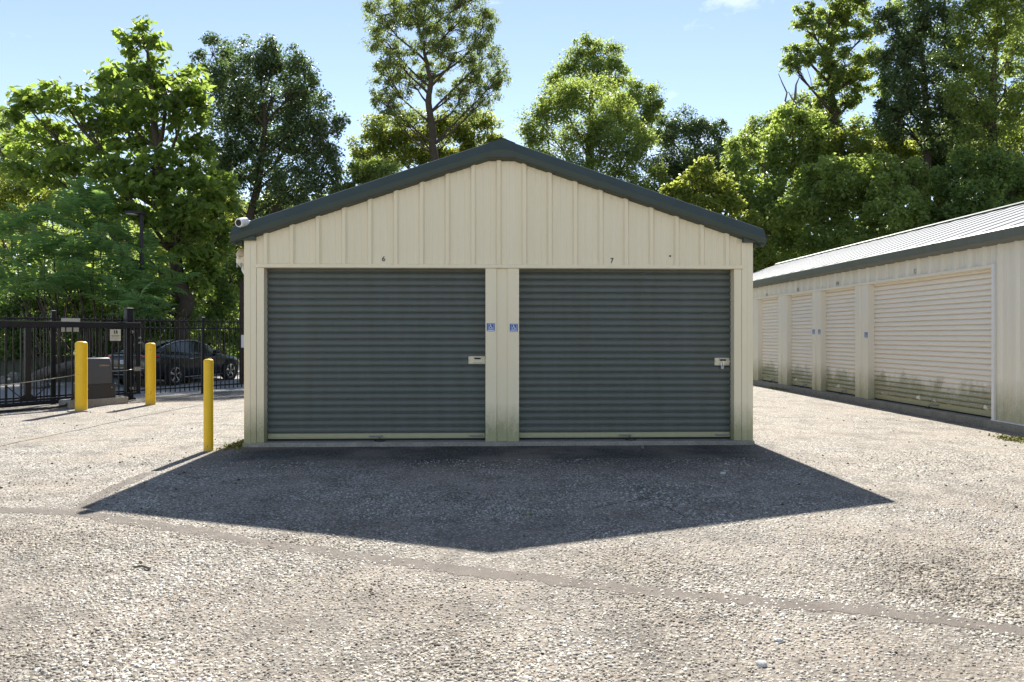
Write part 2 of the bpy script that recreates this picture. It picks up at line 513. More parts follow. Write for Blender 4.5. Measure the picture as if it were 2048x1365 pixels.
# ================================================================ the setting
def sheet(name, poly, z, mat):
    mb = MB()
    mb.pts([(x, y, z) for x, y in poly])
    mb.f.append(tuple(range(len(poly))))
    return tag(mb.build(name, mat, None, origin=(0, 0, 0)), kind='structure')
sheet('ground', [(-900, -300), (900, -300), (900, 1500), (-900, 1500)], -0.03, 'earth')

GO = Vector((-8.51, 16.87, 0))                       # right-hand end of the sliding gate
GF = Frame((GO.x, GO.y), (0.6, 0.8), (0.8, -0.6))    # gate frame: a to the right/back, d towards the yard
FENCE_D = -0.46
fl = lambda a, d: GF(a, d, 0)[:2]
sheet('asphalt_yard', [(-60, -60), (60, -60), (60, 2), (20, 20), (20, 34), fl(16, FENCE_D), fl(-25, FENCE_D)], 0.0, 'asphalt')  # unseen stretch behind the camera extended to bounce light onto the facade
sheet('gravel_lot', [fl(-25, FENCE_D - 0.02), fl(16, FENCE_D - 0.02), (-4, 33), (-34, 33), (-40, 10)], -0.006, 'lot')

def hill_h(x, y):
    t = (x * 0.75 + y * 0.66 - 31.0) / 22.0
    t = np.clip(t, 0, 1)
    return 6.0 * t * t * (3 - 2 * t) * np.clip((x - 4) / 12.0, 0, 1)
def hillside():
    xs, ys = np.linspace(4, 80, 60), np.linspace(8, 95, 64)
    X, Y = np.meshgrid(xs, ys)
    rng = np.random.default_rng(5)
    Z = hill_h(X, Y) + rng.normal(0, 0.06, X.shape) * (hill_h(X, Y) > 0.1) - 0.04
    v = np.stack([X.ravel(), Y.ravel(), Z.ravel()], 1)
    nx = len(xs)
    i = (np.arange(len(ys) - 1)[:, None] * nx + np.arange(nx - 1)[None]).ravel()
    tag(np_mesh('hillside', v, np.stack([i, i + 1, i + nx + 1, i + nx], 1), 'earth', k=4), kind='structure')
hillside()

# seams and cracks in the paving
def ribbon(name, pix, width, z, mat, wob=0.15, seed=1, step=0.12):
    rng = random.Random(seed)
    P = [G(u, v) for u, v in pix]
    pts = []
    for a, b in zip(P, P[1:]):
        k = max(1, int((b - a).length / step))
        pts += [a.lerp(b, i / k) for i in range(k)]
    pts.append(P[-1])
    mb, rows, drift = MB(), [], 0.0
    for i, p in enumerate(pts):
        t = (pts[min(i + 1, len(pts) - 1)] - pts[max(i - 1, 0)]).normalized()
        nrm = Vector((-t.y, t.x, 0))
        drift = drift * 0.8 + rng.uniform(-1, 1) * width * wob
        w0, w1 = width * rng.uniform(0.34, 0.60), width * rng.uniform(0.34, 0.60)
        q = p + nrm * drift
        rows.append([tuple(q + nrm * w0)[:2] + (z,), tuple(q - nrm * w1)[:2] + (z,)])
    mb.loft(rows, closed=False)
    return tag(mb.build(name, mat, None), kind='structure')
SEAM = [(-120, 1018), (0, 1021), (155, 1027), (330, 1052), (520, 1086), (760, 1118), (1000, 1151), (1250, 1178), (1500, 1202), (1780, 1229), (2048, 1262), (2250, 1285)]
ribbon('paving_seam', SEAM, 0.17, 0.0018, 'seam', 0.10, 3, 0.04)
ribbon('paving_seam', [(150, 1024), (235, 973), (300, 945)], 0.16, 0.0012, 'seam', 0.08, 4, 0.05)
ribbon('paving_crack', [(-40, 902), (60, 880), (150, 862), (260, 838), (380, 814), (440, 803), (486, 793)], 0.022, 0.004, 'crack', 0.5, 5, 0.06)
ribbon('paving_crack', [(1190, 1016), (1240, 1008), (1290, 998), (1335, 994)], 0.018, 0.004, 'crack', 0.5, 6, 0.04)
ribbon('paving_crack', [(1290, 998), (1340, 1018), (1370, 1035)], 0.012, 0.0045, 'crack', 0.6, 7, 0.04)
ribbon('paving_crack', [(260, 806), (330, 797), (420, 792), (470, 787)], 0.014, 0.004, 'crack', 0.5, 8, 0.06)

# loose and bedded stones of the chip seal (near the lens they show one by one)
def stones():
    rng = np.random.default_rng(11)
    seam = np.array([tuple(G(u, v))[:2] for u, v in SEAM])
    P, RAD = [], []
    for d0, d1, dens, r0, r1 in ((2.85, 3.6, 5000, .0045, .0165), (3.6, 4.4, 4100, .005, .016), (4.4, 5.4, 2700, .006, .0155), (5.4, 6.8, 1400, .007, .016), (6.8, 9.2, 330, .008, .015)):
        n = int((d1 * d1 - d0 * d0) * 0.5 * 1.62 * dens)
        d = np.sqrt(rng.uniform(d0 * d0, d1 * d1, n))
        xc = rng.uniform(-0.81, 0.81, n)
        x, y = d * (_s + xc * _c), d * (_c - xc * _s)
        P.append(np.stack([x, y], 1))
        RAD.append(r0 + (r1 - r0) * rng.uniform(0, 1, n) ** 2.1)
    P, RAD = np.concatenate(P), np.concatenate(RAD)
    # worn patches: low-frequency sum of sines decides where stones are sparse or fine
    w = sum(np.sin(P[:, 0] * a + P[:, 1] * b + c) for a, b, c in ((1.3, 0.9, 0), (-0.8, 1.9, 2), (2.3, -1.1, 4), (0.5, 2.9, 1), (3.7, 1.6, 3))) / 5
    keep = rng.uniform(0, 1, len(P)) < np.clip(0.80 + 0.9 * w, 0.20, 1.0)
    RAD = RAD * np.clip(0.95 + 0.35 * w, 0.6, 1.2)
    dist = np.full(len(P), 9.0)
    for a, b in zip(seam, seam[1:]):
        ab = b - a
        t = np.clip(((P - a) @ ab) / (ab @ ab), 0, 1)
        dist = np.minimum(dist, np.linalg.norm(P - (a + t[:, None] * ab), axis=1))
    keep &= (dist > 0.066 + rng.normal(0, .02, len(P))) | (rng.uniform(0, 1, len(P)) < 0.20)
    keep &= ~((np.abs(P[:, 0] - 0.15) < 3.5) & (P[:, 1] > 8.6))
    P, RAD = P[keep], RAD[keep]
    n, K = len(P), 5
    ang = rng.uniform(0, 6.283, n)[:, None] + np.arange(K) * 2 * np.pi / K + rng.uniform(-.35, .35, (n, K))
    rr = RAD[:, None] * rng.uniform(.7, 1.25, (n, K))
    el, th = rng.uniform(.55, 1.0, n)[:, None], rng.uniform(0, 3.14, n)[:, None]
    def ring(scale, z):
        px, py = np.cos(ang) * rr * scale, np.sin(ang) * rr * scale * el
        return np.stack([P[:, :1] + px * np.cos(th) - py * np.sin(th), P[:, 1:] + px * np.sin(th) + py * np.cos(th), z], 2)
    hgt = (RAD * rng.uniform(.12, .36, n))[:, None]
    tilt = rng.uniform(-.30, .30, (n, 1)) * np.cos(ang + rng.uniform(0, 6, (n, 1))) * rr
    low = ring(1.0, np.full((n, K), -0.002))
    top = ring(0.74, 0.001 + hgt + tilt)
    v = np.concatenate([low, top], 1).reshape(-1, 3)
    b = (np.arange(n) * 2 * K)[:, None]
    F = []
    for k in range(K):
        k2 = (k + 1) % K
        F += [np.concatenate([b + k, b + k2, b + K + k2], 1), np.concatenate([b + k, b + K + k2, b + K + k], 1)]
    for k in range(1, K - 1):
        F.append(np.concatenate([b + K, b + K + k, b + K + k + 1], 1))
    o = np_mesh('chip_seal_stones', v, np.concatenate(F), 'stone')
    tag(o, 'pale crushed stones bedded in the weathered asphalt', 'gravel', kind='stuff')
stones()

# ================================================================ wall and door pieces
def siding_profile(pitch, rib=0.092, h=0.042):
    q = (pitch - rib) / 3.0
    return [(0, 0), (rib * .26, h), (rib * .74, h), (rib, 0),
            (rib + q - .014, 0), (rib + q - .005, .005), (rib + q + .012, .005), (rib + q + .021, 0),
            (rib + 2 * q - .014, 0), (rib + 2 * q - .005, .005), (rib + 2 * q + .012, .005), (rib + 2 * q + .021, 0), (pitch, 0)]
def siding(fr, a0, a1, start, pitch, zlo, ztop, mat, parent, d=0.0, name='siding_panel', joined=False):
    prof = siding_profile(pitch)
    k = math.floor((a0 - start) / pitch)
    all_rows = []
    while start + k * pitch < a1 - 1e-4:
        s0 = start + k * pitch
        row = [(s0 + p, h) for p, h in prof]
        pts = []
        for i, (a, h) in enumerate(row):
            if a < a0:
                if i + 1 < len(row) and row[i + 1][0] > a0:
                    b, hb = row[i + 1]
                    pts.append((a0, h + (hb - h) * (a0 - a) / (b - a)))
                continue
            if a > a1:
                b, hb = row[i - 1]
                if b < a1:
                    pts.append((a1, hb + (h - hb) * (a1 - b) / (a - b)))
                break
            pts.append((a, h))
        if len(pts) > 1 and pts[-1][0] - pts[0][0] > 0.004:
            # split at the ridge so that the cut top stays straight
            rows = [[(a, d + h, zlo) for a, h in pts], [(a, d + h, ztop(a)) for a, h in pts]]
            if joined:
                all_rows.append(rows)
            else:
                MB(fr).loft(rows, closed=False).build(name, mat, parent)
        k += 1
    if joined:
        mb = MB(fr)
        for rows in all_rows:
            mb.loft(rows, closed=False)
        return mb.build(name, mat, parent)

SLAT = [(0.0, -0.010), (0.09, -0.012), (0.13, 0.010), (0.20, 0.0155), (0.36, 0.0185), (0.55, 0.0185), (0.76, 0.0145), (0.92, 0.006), (0.97, -0.002), (1.0, -0.010)]
def roll_door(fr, a0, a1, d, z0, z1, pitch, mats, parent, bar=0.07, label=None, jitter=0.0, seed=0, relief=1.0):
    """curtain of interlocking slats on a backing sheet, bottom bar with rubber seal"""
    rng = random.Random(seed)
    m_slat, m_bar = mats
    door = MB(fr).box(a0, a1, d - 0.04, d - 0.016, z0 + 0.03, z1).build('roll_up_door', m_slat, parent)
    if label: door['label'] = label
    n = max(1, round((z1 - z0 - 0.03 - bar) / pitch))
    p = (z1 - z0 - 0.03 - bar) / n
    first = None
    for i in range(n):
        zz = z0 + 0.03 + bar + i * p
        if first is None:
            rows = []
            for a in (a0, a1):
                rows.append([(a, d + h * relief, zz + t * p) for t, h in SLAT])
            mb = MB(fr).loft(rows, closed=False)
            first = mb.build('slat', m_slat, door, smooth=True)
            base = ORIGIN[first.name].copy()
        else:
            again(first, base + Vector((0, 0, i * p)) + fr.n * rng.uniform(-jitter, jitter), door)
    b = MB(fr)
    zb = z0 + 0.03
    b.loft([[(a, d - .004, zb), (a, d + .030, zb), (a, d + .030, zb + .010), (a, d + .014, zb + .016), (a, d + .012, zb + bar - .002), (a, d - .004, zb + bar - .002)] for a in (a0 + .01, a1 - .01)], True, True)
    b.build('bottom_bar', m_bar, door)
    MB(fr).loft([[(a, d - .004, z0 + .004), (a, d + .016, z0 + .002), (a, d + .022, z0 + .028), (a, d, z0 + .028)] for a in (a0 + .012, a1 - .012)], True, True).build('rubber_seal', 'rubber', door)
    return door
def foot_handle(fr, a, d, z, parent, s=1.0):
    mb = MB(fr)
    mb.tube([(a - .085 * s, d + .004, z), (a - .085 * s, d + .030, z), (a - .05 * s, d + .034, z - .004), (a + .05 * s, d + .034, z - .004), (a + .085 * s, d + .030, z), (a + .085 * s, d + .004, z)], .008 * s, 6)
    mb.build('lift_handle', 'steel', parent, smooth=True)
def pull_cord(fr, a, d, z0, z1, parent):
    MB(fr).tube([(a, d + .03, z1), (a + .01, d + .04, (z0 + z1) / 2), (a - .06, d + .09, z0), (a + .02, d + .12, z0 - .004), (a + .09, d + .09, z0)], .006, 5).build('pull_cord', 'rubber', parent, smooth=True)
def slide_latch(fr, a0, a1, d, z0, z1, parent, padlock=False):
    lt = MB(fr).bbox(a0, a1, d, d + .004, z0, z1, .002).build('latch', 'galv', parent)
    zc, w = (z0 + z1) / 2, a1 - a0
    b = MB(fr)
    b.bbox(a0 + .01, a1 + .012, d + .008, d + .018, zc - .012, zc + .012, .003)
    b.build('bolt', 'galv', lt)
    for z in (z1 - .018, z0 + .012):
        MB(fr).box(a0 + w * .28, a0 + w * .86, d + .0045, d + .012, z - .005, z + .008).build('guide_rail', 'steel', lt)
    MB(fr).bbox(a0 + w * .36, a0 + w * .74, d + .0185, d + .026, z1 - .042, z1 - .022, .003).build('catch_plate', 'dark_hole', lt)
    for a in (a0 + .02, a1 - .02):
        for z in (z0 + .010, z1 - .010):
            MB(fr).tube([(a, d + .003, z), (a, d + .008, z)], .006, 6).build('rivet', 'steel', lt)
    if padlock:
        ac = a0 + w * .48
        pk = empty('padlock', fr(ac, d + .03, zc - .1), 'small steel padlock hanging from the right dark door latch', 'padlock')
        MB(fr).bbox(ac - .024, ac + .024, d + .019, d + .039, zc - .105, zc - .060, .005).build('lock_body', 'steel', pk)
        arc = [(ac - .015, d + .029, zc - .062)] + [(ac - .015 * math.cos(t), d + .029, zc - .020 + .018 * math.sin(t)) for t in np.linspace(0, math.pi, 7)] + [(ac + .015, d + .029, zc - .062)]
        MB(fr).tube(arc, .0042, 6).build('shackle', 'chrome', pk, smooth=True)
    return lt

def access_sign(fr, a, d, z, s, label, bt=0.003):
    root = empty('accessibility_sign', fr(a, d, z), label, 'sign')
    MB(fr).bbox(a - s / 2, a + s / 2, d, d + bt, z, z + s, .0012).build('plate', 'blue', root)
    e = d + bt + .0012
    t = s * .030
    def bar(a0, a1, z0, z1, dd=e):
        return MB(fr).box(a0, a1, dd - .0008, dd, z0, z1)
    m = MB(fr)
    x0, x1, z0, z1 = a - s * .34, a + s * .36, z + s * .24, z + s * .92
    m.box(x0, x1, e - .0008, e, z1 - t, z1); m.box(x0, x1, e - .0008, e, z0, z0 + t)
    m.box(x0, x0 + t, e - .0008, e, z0 + t, z1 - t); m.box(x1 - t, x1, e - .0008, e, z0 + t, z1 - t)
    m.build('border', 'white', root)
    bar(a - s * .44, a + s * .44, z + s * .06, z + s * .15).build('caption_bar', 'white', root)
    y = MB(fr)
    def disc(ca, cz, r, n=14):
        i = y.pts([(ca + r * math.cos(2 * math.pi * k / n), e, cz + r * math.sin(2 * math.pi * k / n)) for k in range(n)])
        y.f.append(tuple(range(i, i + n)))
    def seg(p, q, w):
        p, q = Vector(p), Vector(q)
        t_ = (q - p).normalized(); nn = Vector((-t_.y, t_.x)) * w / 2
        i = y.pts([(c.x, e, c.y) for c in (p + nn, p - nn, q - nn, q + nn)])
        y.f.append((i, i + 1, i + 2, i + 3))
    cx, cz = a - s * .03, z + s * .46
    disc(cx - s * .01, z + s * .83, s * .060)
    wk = [(cx + s * .155 * math.cos(t), cz + s * .155 * math.sin(t)) for t in np.linspace(R(120), R(370), 15)]
    for p, q in zip(wk, wk[1:]):
        seg(p, q, s * .055)
    seg((cx - s * .01, z + s * .77), (cx, cz + s * .10), s * .085)
    seg((cx, cz + s * .12), (cx + s * .15, cz + s * .10), s * .06)
    seg((cx + s * .13, cz + s * .11), (cx + s * .25, cz - s * .13), s * .065)
    seg((cx + s * .23, cz - s * .12), (cx + s * .32, cz - s * .08), s * .05)
    seg((cx, z + s * .66), (cx + s * .12, z + s * .66), s * .045)
    y.build('wheelchair_symbol', 'white', root)
    return root

# ================================================================ near shed (doors 6 and 7)
D = 9.70
XL, XR = x_on(489, D), x_on(1505, D)
XC = (XL + XR) / 2
FF = Frame((0, D), (1, 0), (0, -1))
SHED_LEN = 9.2
SLOPE, APEX = 0.336, 4.315
zr = lambda x: APEX - SLOPE * abs(x - XC)            # top of the roof
shed = empty('storage_shed', (XC, D, 0), 'cream metal storage shed with two dark roll-up doors and green gable trim', 'shed')
P = shed
MB().bbox(XL - .015, XR + .015, D - .055, D + SHED_LEN, -0.12, 0.058, .012).build('foundation_slab', 'concrete', P)
# corner trims: bent sheet with a shallow step
def corner(fr, a0, a1, z0, z1, flip):
    w = a1 - a0
    prof = [(0, -.30), (0, .018), (.004, .022), (w * .50, .022), (w * .56, .015), (w * .95, .015), (w, .012), (w, -.04)]
    if flip:
        prof = [(w - a, d) for a, d in prof]
    return MB(fr).loft([[(a0 + a, d, z) for a, d in prof] for z in (z0, z1)], closed=False)
JL0, JL1 = x_on(513, D), x_on(528, D)
JR0, JR1 = x_on(1468, D), x_on(1483, D)
PL, PR = x_on(971, D), x_on(1038, D)
ZD1, ZH = 2.507, 2.562
corner(FF, XL, JL0, .02, 2.885, False).build('corner_trim', 'cream', P)
corner(FF, JR1, XR, .02, 2.885, True).build('corner_trim', 'cream', P)
for a0, a1, inner in ((JL0 + .004, JL1, 1), (JR0, JR1 - .004, -1)):
    prof = [(a0, -.03), (a0, .006), (a1, .006), (a1, -.165)] if inner == 1 else [(a1, -.03), (a1, .006), (a0, .006), (a0, -.165)]
    MB(FF).loft([[(a, d, z) for a, d in prof] for z in (.055, ZD1 - .002)], closed=False).build('door_jamb', 'cream', P)
c0, c1 = x_on(995, D), x_on(1013, D)
prof = [(PL, -.165), (PL, .008), (c0 - .022, .008), (c0, -.018), (c1, -.018), (c1 + .022, .008), (PR, .008), (PR, -.165)]
MB(FF).loft([[(a, d, z) for a, d in prof] for z in (.035, ZD1 - .002)], closed=False).build('centre_pier', 'cream', P)
MB(FF).loft([[(a, -.165, ZD1), (a, .022, ZD1), (a, .028, ZD1 + .008), (a, .028, ZH - .004), (a, .022, ZH), (a, -.02, ZH)] for a in (JL0 - .018, JR1 + .018)], closed=False).build('header_trim', 'cream', P)
rib0 = x_on(991, D)
siding(FF, JL0 - .010, XC, rib0, 0.3625, ZH - .003, lambda a: zr(a) - .17, 'cream', P, d=-.012)
siding(FF, XC, JR1 + .010, rib0, 0.3625, ZH - .003, lambda a: zr(a) - .17, 'cream', P, d=-.012)
# side and back walls
SL = Frame((XL, D), (0, 1), (-1, 0))
SR = Frame((XR, D), (0, 1), (1, 0))
siding(SL, .02, SHED_LEN, .1, .3625, .03, lambda a: 2.93, 'cream', P, d=-.03, name='side_wall', joined=True)
siding(SR, .02, SHED_LEN, .1, .3625, .03, lambda a: 2.93, 'cream', P, d=-.03, name='side_wall', joined=True)
MB().prism([(XL + .02, .05), (XR - .02, .05), (XR - .02, 2.9), (XC, APEX - .12), (XL + .02, 2.9)], D + SHED_LEN - .04, D + SHED_LEN).build('back_wall', 'cream', P)
# roof sheets
TIPL, TIPR = XL - .155, XR + .145
for side in (-1, 1):
    xe = TIPL if side < 0 else TIPR
    y = D - .03
    k = 0
    while y < D + SHED_LEN + .1:
        y1 = min(y + .9, D + SHED_LEN + .12)
        rows = []
        for x in (XC, xe):
            z = zr(x)
            rows.append([(x, y, z), (x, y + .02, z + .028), (x, y + .05, z + .028), (x, y + .075, z + .002), (x, y1, z)])
        MB().loft(rows, closed=False).build('roof_panel', 'roof_pale', P)
        y = y1
# rake trim along both slopes: outer lip, bevelled face, return under the sheet
RAKE = [(.02, .010), (.045, .012), (.145, -.128), (.145, -.133), (.132, -.205), (.127, -.213), (-.02, -.228)]
def rake(x0, x1, grow=0.0, extra=0.0):
    rows = []
    for x in (x0, x1):
        rows.append([(x, D - d * (1 + grow) - extra, zr(x) + h * (1 + grow) + extra * .5) for d, h in RAKE])
    return MB().loft(rows, closed=False)
rake(XC - .165, TIPL).build('rake_trim', 'trim_dark', P)
rake(XC + .165, TIPR).build('rake_trim', 'trim_dark', P)
cap = MB()
rows = []
for x in (XC - .18, XC, XC + .18):
    zz = [zr(x) + .006 + h * 1.03 for d, h in RAKE]
    fl_ = [zr(XC - .18) + .006 + h * 1.03 for d, h in RAKE]
    # the cap's lower fold is cut level, its top follows the ridge
    mixk = [1, 1, .45, .43, .05, 0, 0]
    rows.append([(x, D - d * 1.03 - .004, f + (a - f) * k) for (d, h), a, f, k in zip(RAKE, zz, fl_, mixk)])
cap.loft(rows, closed=False)
cap.build('ridge_cap_end', 'trim_dark', P)
MB().loft([[(XC - .20, y, zr(XC - .20) + .034), (XC, y, APEX + .045), (XC + .20, y, zr(XC + .20) + .034)] for y in (D - .02, D + SHED_LEN + .1)], closed=False).build('ridge_cap', 'roof_pale', P)
# boxed eave ends and side gutters
for xo, xi, s in ((TIPL, JL0 + .004, 1), (TIPR, JR1 - .004, -1)):
    zo, zi = zr(xo) - .235, zr(xi) - .235
    zb = 2.882
    poly = [(xo + s * .012, zo - .012), (xo + s * .09, zb - .004), (xi, zb), (xi, zi + .06), (xo + s * .012, zo + .06)]
    if s < 0: poly = poly[::-1]
    MB().prism(poly, D - .105, D - .028).build('eave_box', 'trim_dark', P)
    MB().prism([(xo, zo + .02), (xo, zr(xo) - .005), (xo + s * .13, zr(xo) - .005 + .04), (xo + s * .13, zo - .02)], D - .02, D + SHED_LEN + .1).build('gutter', 'trim_dark', P)
    e_ = MB()
    i = e_.pts([(xo, D - d, zr(xo) + h) for d, h in RAKE])
    e_.f.append(tuple(range(i, i + len(RAKE))))
    e_.build('rake_end_cap', 'trim_dark', P)
# doors
DD = -.15
dl = roll_door(FF, JL1 + .001, PL - .001, DD, .06, ZD1 + .04, .0945, ('door_dark', 'bottom_bar'), P, label='dark slate roll-up door numbered 6', jitter=.0012, seed=1, relief=.85)
dr = roll_door(FF, PR + .001, JR0 - .001, DD, .06, ZD1 + .04, .0945, ('door_dark', 'bottom_bar'), P, label='dark slate roll-up door numbered 7', jitter=.0012, seed=2, relief=.85)
lx = lambda u: x_on(u, D + .13)
slide_latch(FF, lx(937), PL - .008, DD + .019, z_at(728, 0, D + .13), z_at(713, 0, D + .13), dl)
slide_latch(FF, lx(1429), JR0 - .02, DD + .019, z_at(731, 3.3, D + .13), z_at(716, 3.3, D + .13), dr, padlock=True)
for door, us in ((dl, (752, 952)), (dr, (1250, 1443))):
    for u in us:
        foot_handle(FF, lx(u), DD + .012, .125, door)
    pull_cord(FF, lx(us[0]) + .05, DD + .012, .066, .12, door)
for dd_, (xa, xb) in ((dl, (JL1, PL)), (dr, (PR, JR0))):
    MB(FF).box(xa + .004, xb - .004, DD - .004, DD + .05, ZD1 + .012, ZD1 + .03).build('head_stop', 'dark_hole', dd_)
# screws on the jambs and numbers
for a, d in ((JL1 - .0, 0), ):
    pass
for z in (.25, .85, 1.45, 2.05):
    MB().tube([(JL1 - .001, D + .09, z), (JL1 + .006, D + .09, z)], .007, 6).build('screw', 'galv', P)
    MB().tube([(JR0 + .001, D + .09, z), (JR0 - .006, D + .09, z)], .007, 6).build('screw', 'galv', P)
    MB().tube([(PR - .012, D - .007, z + .1), (PR - .012, D - .013, z + .1)], .006, 6).build('screw', 'galv', P)
    MB().tube([(PL + .012, D - .007, z + .1), (PL + .012, D - .013, z + .1)], .006, 6).build('screw', 'galv', P)
text_part('6', .10, FF, x_on(767, D), -.004, z_at(518.5, -1.6, D), 'ink', 'unit_number', P)
text_part('7', .10, FF, x_on(1224, D), -.004, z_at(522, 1.7, D), 'ink', 'unit_number', P)
MB(FF).bbox(x_on(1339, D), x_on(1342, D), -.012, .004, z_at(514, 2.5, D), z_at(511, 2.5, D), .002).build('wasp_nest', 'ink', P)
access_sign(FF, x_on(981.5, D), .0085, z_at(663, 0, D), .113, 'left one of the two blue wheelchair signs on the cream pier between the dark doors')
access_sign(FF, x_on(1027.5, D), .0085, z_at(664, .3, D), .113, 'right one of the two blue wheelchair signs on the cream pier between the dark doors')

# ---- security camera on the rake, lamp on the left wall
ct = W(484, 446, D - .19)
sc_root = empty('security_camera', ct, 'white bullet security camera on the left end of the green gable trim', 'camera')
axis = (Vector((-1.2, 0.2, CAM_H - .4)) - ct).normalized()
axis = Vector((-0.30, -0.93, -0.16)).normalized()
c_back, c_front = ct + Vector((.03, .01, .012)) - axis * .05, ct + axis * .075
MB().tube([c_back, c_back + axis * .02, c_front - axis * .012, c_front], [.045, .066, .066, .058], 20).build('housing', 'white_plastic', sc_root, smooth=True)
MB().tube([c_front - axis * .002, c_front + axis * .004], [.047, .041], 18).build('lens', 'glass_dark', sc_root, smooth=True)
MB().tube([c_back, c_back + Vector((.05, .05, .0)), c_back + Vector((.085, .085, -.012))], [.03, .026, .05], 12).build('mount', 'white_plastic', sc_root, smooth=True)
MB().tube([c_front - axis * .05 + Vector((0, 0, .058)), c_front + axis * .012 + Vector((0, 0, .054))], [.05, .05], 4).build('sun_hood', 'white_plastic', sc_root, smooth=True) if False else None
lp = Vector((XL - .08, D + .18, 2.58))
wl_root = empty('wall_lamp', lp, 'weathered twin-bulb wall lamp with curved conduit on the left shed wall', 'lamp')
MB().loft([[(lp.x + r * math.cos(t) * 1.0, lp.y + r * math.sin(t), lp.z + z) for t in np.linspace(0, 2 * math.pi, 16, endpoint=False)] for r, z in ((.01, .215), (.055, .205), (.085, .17), (.095, .12), (.088, .09))], True, True).build('shade', 'tan_plastic', wl_root, smooth=True)
MB().loft([[(lp.x + r * math.cos(t), lp.y + r * math.sin(t), lp.z + z) for t in np.linspace(0, 2 * math.pi, 16, endpoint=False)] for r, z in ((.088, .088), (.098, .05), (.09, .0), (.05, -.04))], True, True).build('base', 'bulb', wl_root, smooth=True)
for sx in (-.035, .045):
    MB().tube([(lp.x + sx, lp.y - .085, lp.z + .10), (lp.x + sx, lp.y - .10, lp.z + .08), (lp.x + sx, lp.y - .10, lp.z + .06)], [.012, .02, .012], 8).build('bulb', 'bulb', wl_root, smooth=True)
MB().tube([(lp.x, lp.y, lp.z - .03), (lp.x - .005, lp.y, lp.z - .09), (lp.x + .03, lp.y, lp.z - .15), (lp.x + .09, lp.y, lp.z - .175)], .022, 10).build('conduit', 'white_plastic', wl_root, smooth=True)
for dy in (-.02, .03):
    MB().tube([(lp.x - .03 + dy, lp.y - .095, lp.z - .01), (lp.x - .03 + dy, lp.y - .10, lp.z - .06)], .014, 8).build('sensor', 'steel', wl_root)

# ================================================================ right-hand shed (doors 13 to 16)
XW = 8.45
RF = Frame((XW, 0), (0, -1), (-1, 0))                # a = -Y, d towards the yard
shed2 = empty('storage_shed', (XW + 3.2, 15, 0), 'long ivory storage shed with pale roof and mossy roll-up doors on the right', 'shed')
P2 = shed2
Y0, Y1 = 3.5, 27.5
ya = lambda u: -y_on(u, XW)
MB().bbox(XW - .06, XW + 6.9, Y0 - .05, Y1 + .05, -.1, .13, .012).build('foundation_slab', 'concrete', P2)
ZT = 2.70
EZ, EX = 3.27, XW - .27
RIDGE_X = 11.75
RZ = EZ + (RIDGE_X - EX) * .335
# openings: far edge, near edge (a = -Y, so far < near)
near13 = ya(1986)
piers = [(ya(1711), ya(1737)), (ya(1624.5), ya(1642)), (ya(1557), ya(1574)), (ya(1499), ya(1516.5))]
doors = [(piers[0][1], near13), (piers[1][1], piers[0][0]), (piers[2][1], piers[1][0]), (piers[3][1], piers[2][0])]
for i, (a0, a1) in enumerate(piers):
    w = a1 - a0
    r0, r1 = a0 + w * .36, a0 + w * .56
    prof = [(a0, -.165), (a0, .008), (r0 - .03, .008), (r0, -.022), (r1, -.022), (r1 + .03, .008), (a1, .008), (a1, -.165)]
    MB(RF).loft([[(a, d, z) for a, d in prof] for z in (.12, ZT - .002)], closed=False).build('door_pier', 'ivory', P2)
MB(RF).loft([[(a, -.165, ZT), (a, .022, ZT), (a, .030, ZT + .01), (a, .030, ZT + .05), (a, .02, ZT + .056), (a, -.02, ZT + .056)] for a in (-Y1, near13 + .055)], closed=False).build('header_trim', 'ivory', P2)
MB(RF).loft([[(near13, -.165, z), (near13, .03, z), (near13 + .055, .03, z), (near13 + .055, -.02, z)] for z in (.12, ZT - .002)], closed=False).build('door_jamb', 'white_plastic', P2)
MB(RF).box(near13 - .001, near13 + .0552, -.02, .0305, ZT - .001, ZT + .057).build('header_end', 'white_plastic', P2)
siding(RF, -y_on(1500, XW) - .2, near13 + .053, near13 + .12, .3625, ZT + .052, lambda a: EZ - .03, 'ivory', P2, d=-.012)
siding(RF, near13 + .056, -Y0, near13 + .12, .3625, .135, lambda a: EZ - .03, 'ivory', P2, d=-.012)
siding(RF, -Y1, piers[3][0] - .002, near13 + .12, .3625, .135, lambda a: EZ - .03, 'ivory', P2, d=-.012, name='side_wall', joined=True)
MB(RF).loft([[(a, -.03, .118), (a, .045, .11), (a, .045, .140), (a, -.01, .146)] for a in (near13 + .0, -Y0)], closed=False).build('base_trim', 'white_plastic', P2)
for i, (a0, a1) in enumerate(doors):
    num = ('13', '14', '15', '16')[i]
    dz = roll_door(RF, a0 + .002, a1 - .002, -.15, .13, ZT + .04, .1005, ('door_pale', 'bottom_bar'), P2, bar=.10, label='ivory roll-up door numbered %s with green algae low down' % num, jitter=.0015, seed=10 + i, relief=1.35)
    foot_handle(RF, a0 + (a1 - a0) * .55, -.138, .22, dz, 1.3)
    pull_cord(RF, a0 + (a1 - a0) * .52, -.138, .136, .22, dz)
    if i == 0:
        slide_latch(RF, a1 - .20, a1 - .03, -.13, 1.02, 1.13, dz)
for txt, u, v in (('13', 1831, 543.5), ('14', 1675, 567.5), ('15', 1596, 580), ('16', 1534, 590)):
    a = ya(u)
    text_part(txt, .13, RF, a, .006 if txt != '13' else .006, z_at(v, XW, -a), 'ink', 'unit_number', P2)
access_sign(RF, piers[1][0] + .09, .0085, z_at(669, XW, -piers[1][0]), .125, 'farther one of two small blue wheelchair signs sharing a pier of the long shed')
access_sign(RF, piers[1][1] - .075, .0085, z_at(669, XW, -piers[1][1]), .125, 'nearer one of two small blue wheelchair signs sharing a pier of the long shed')
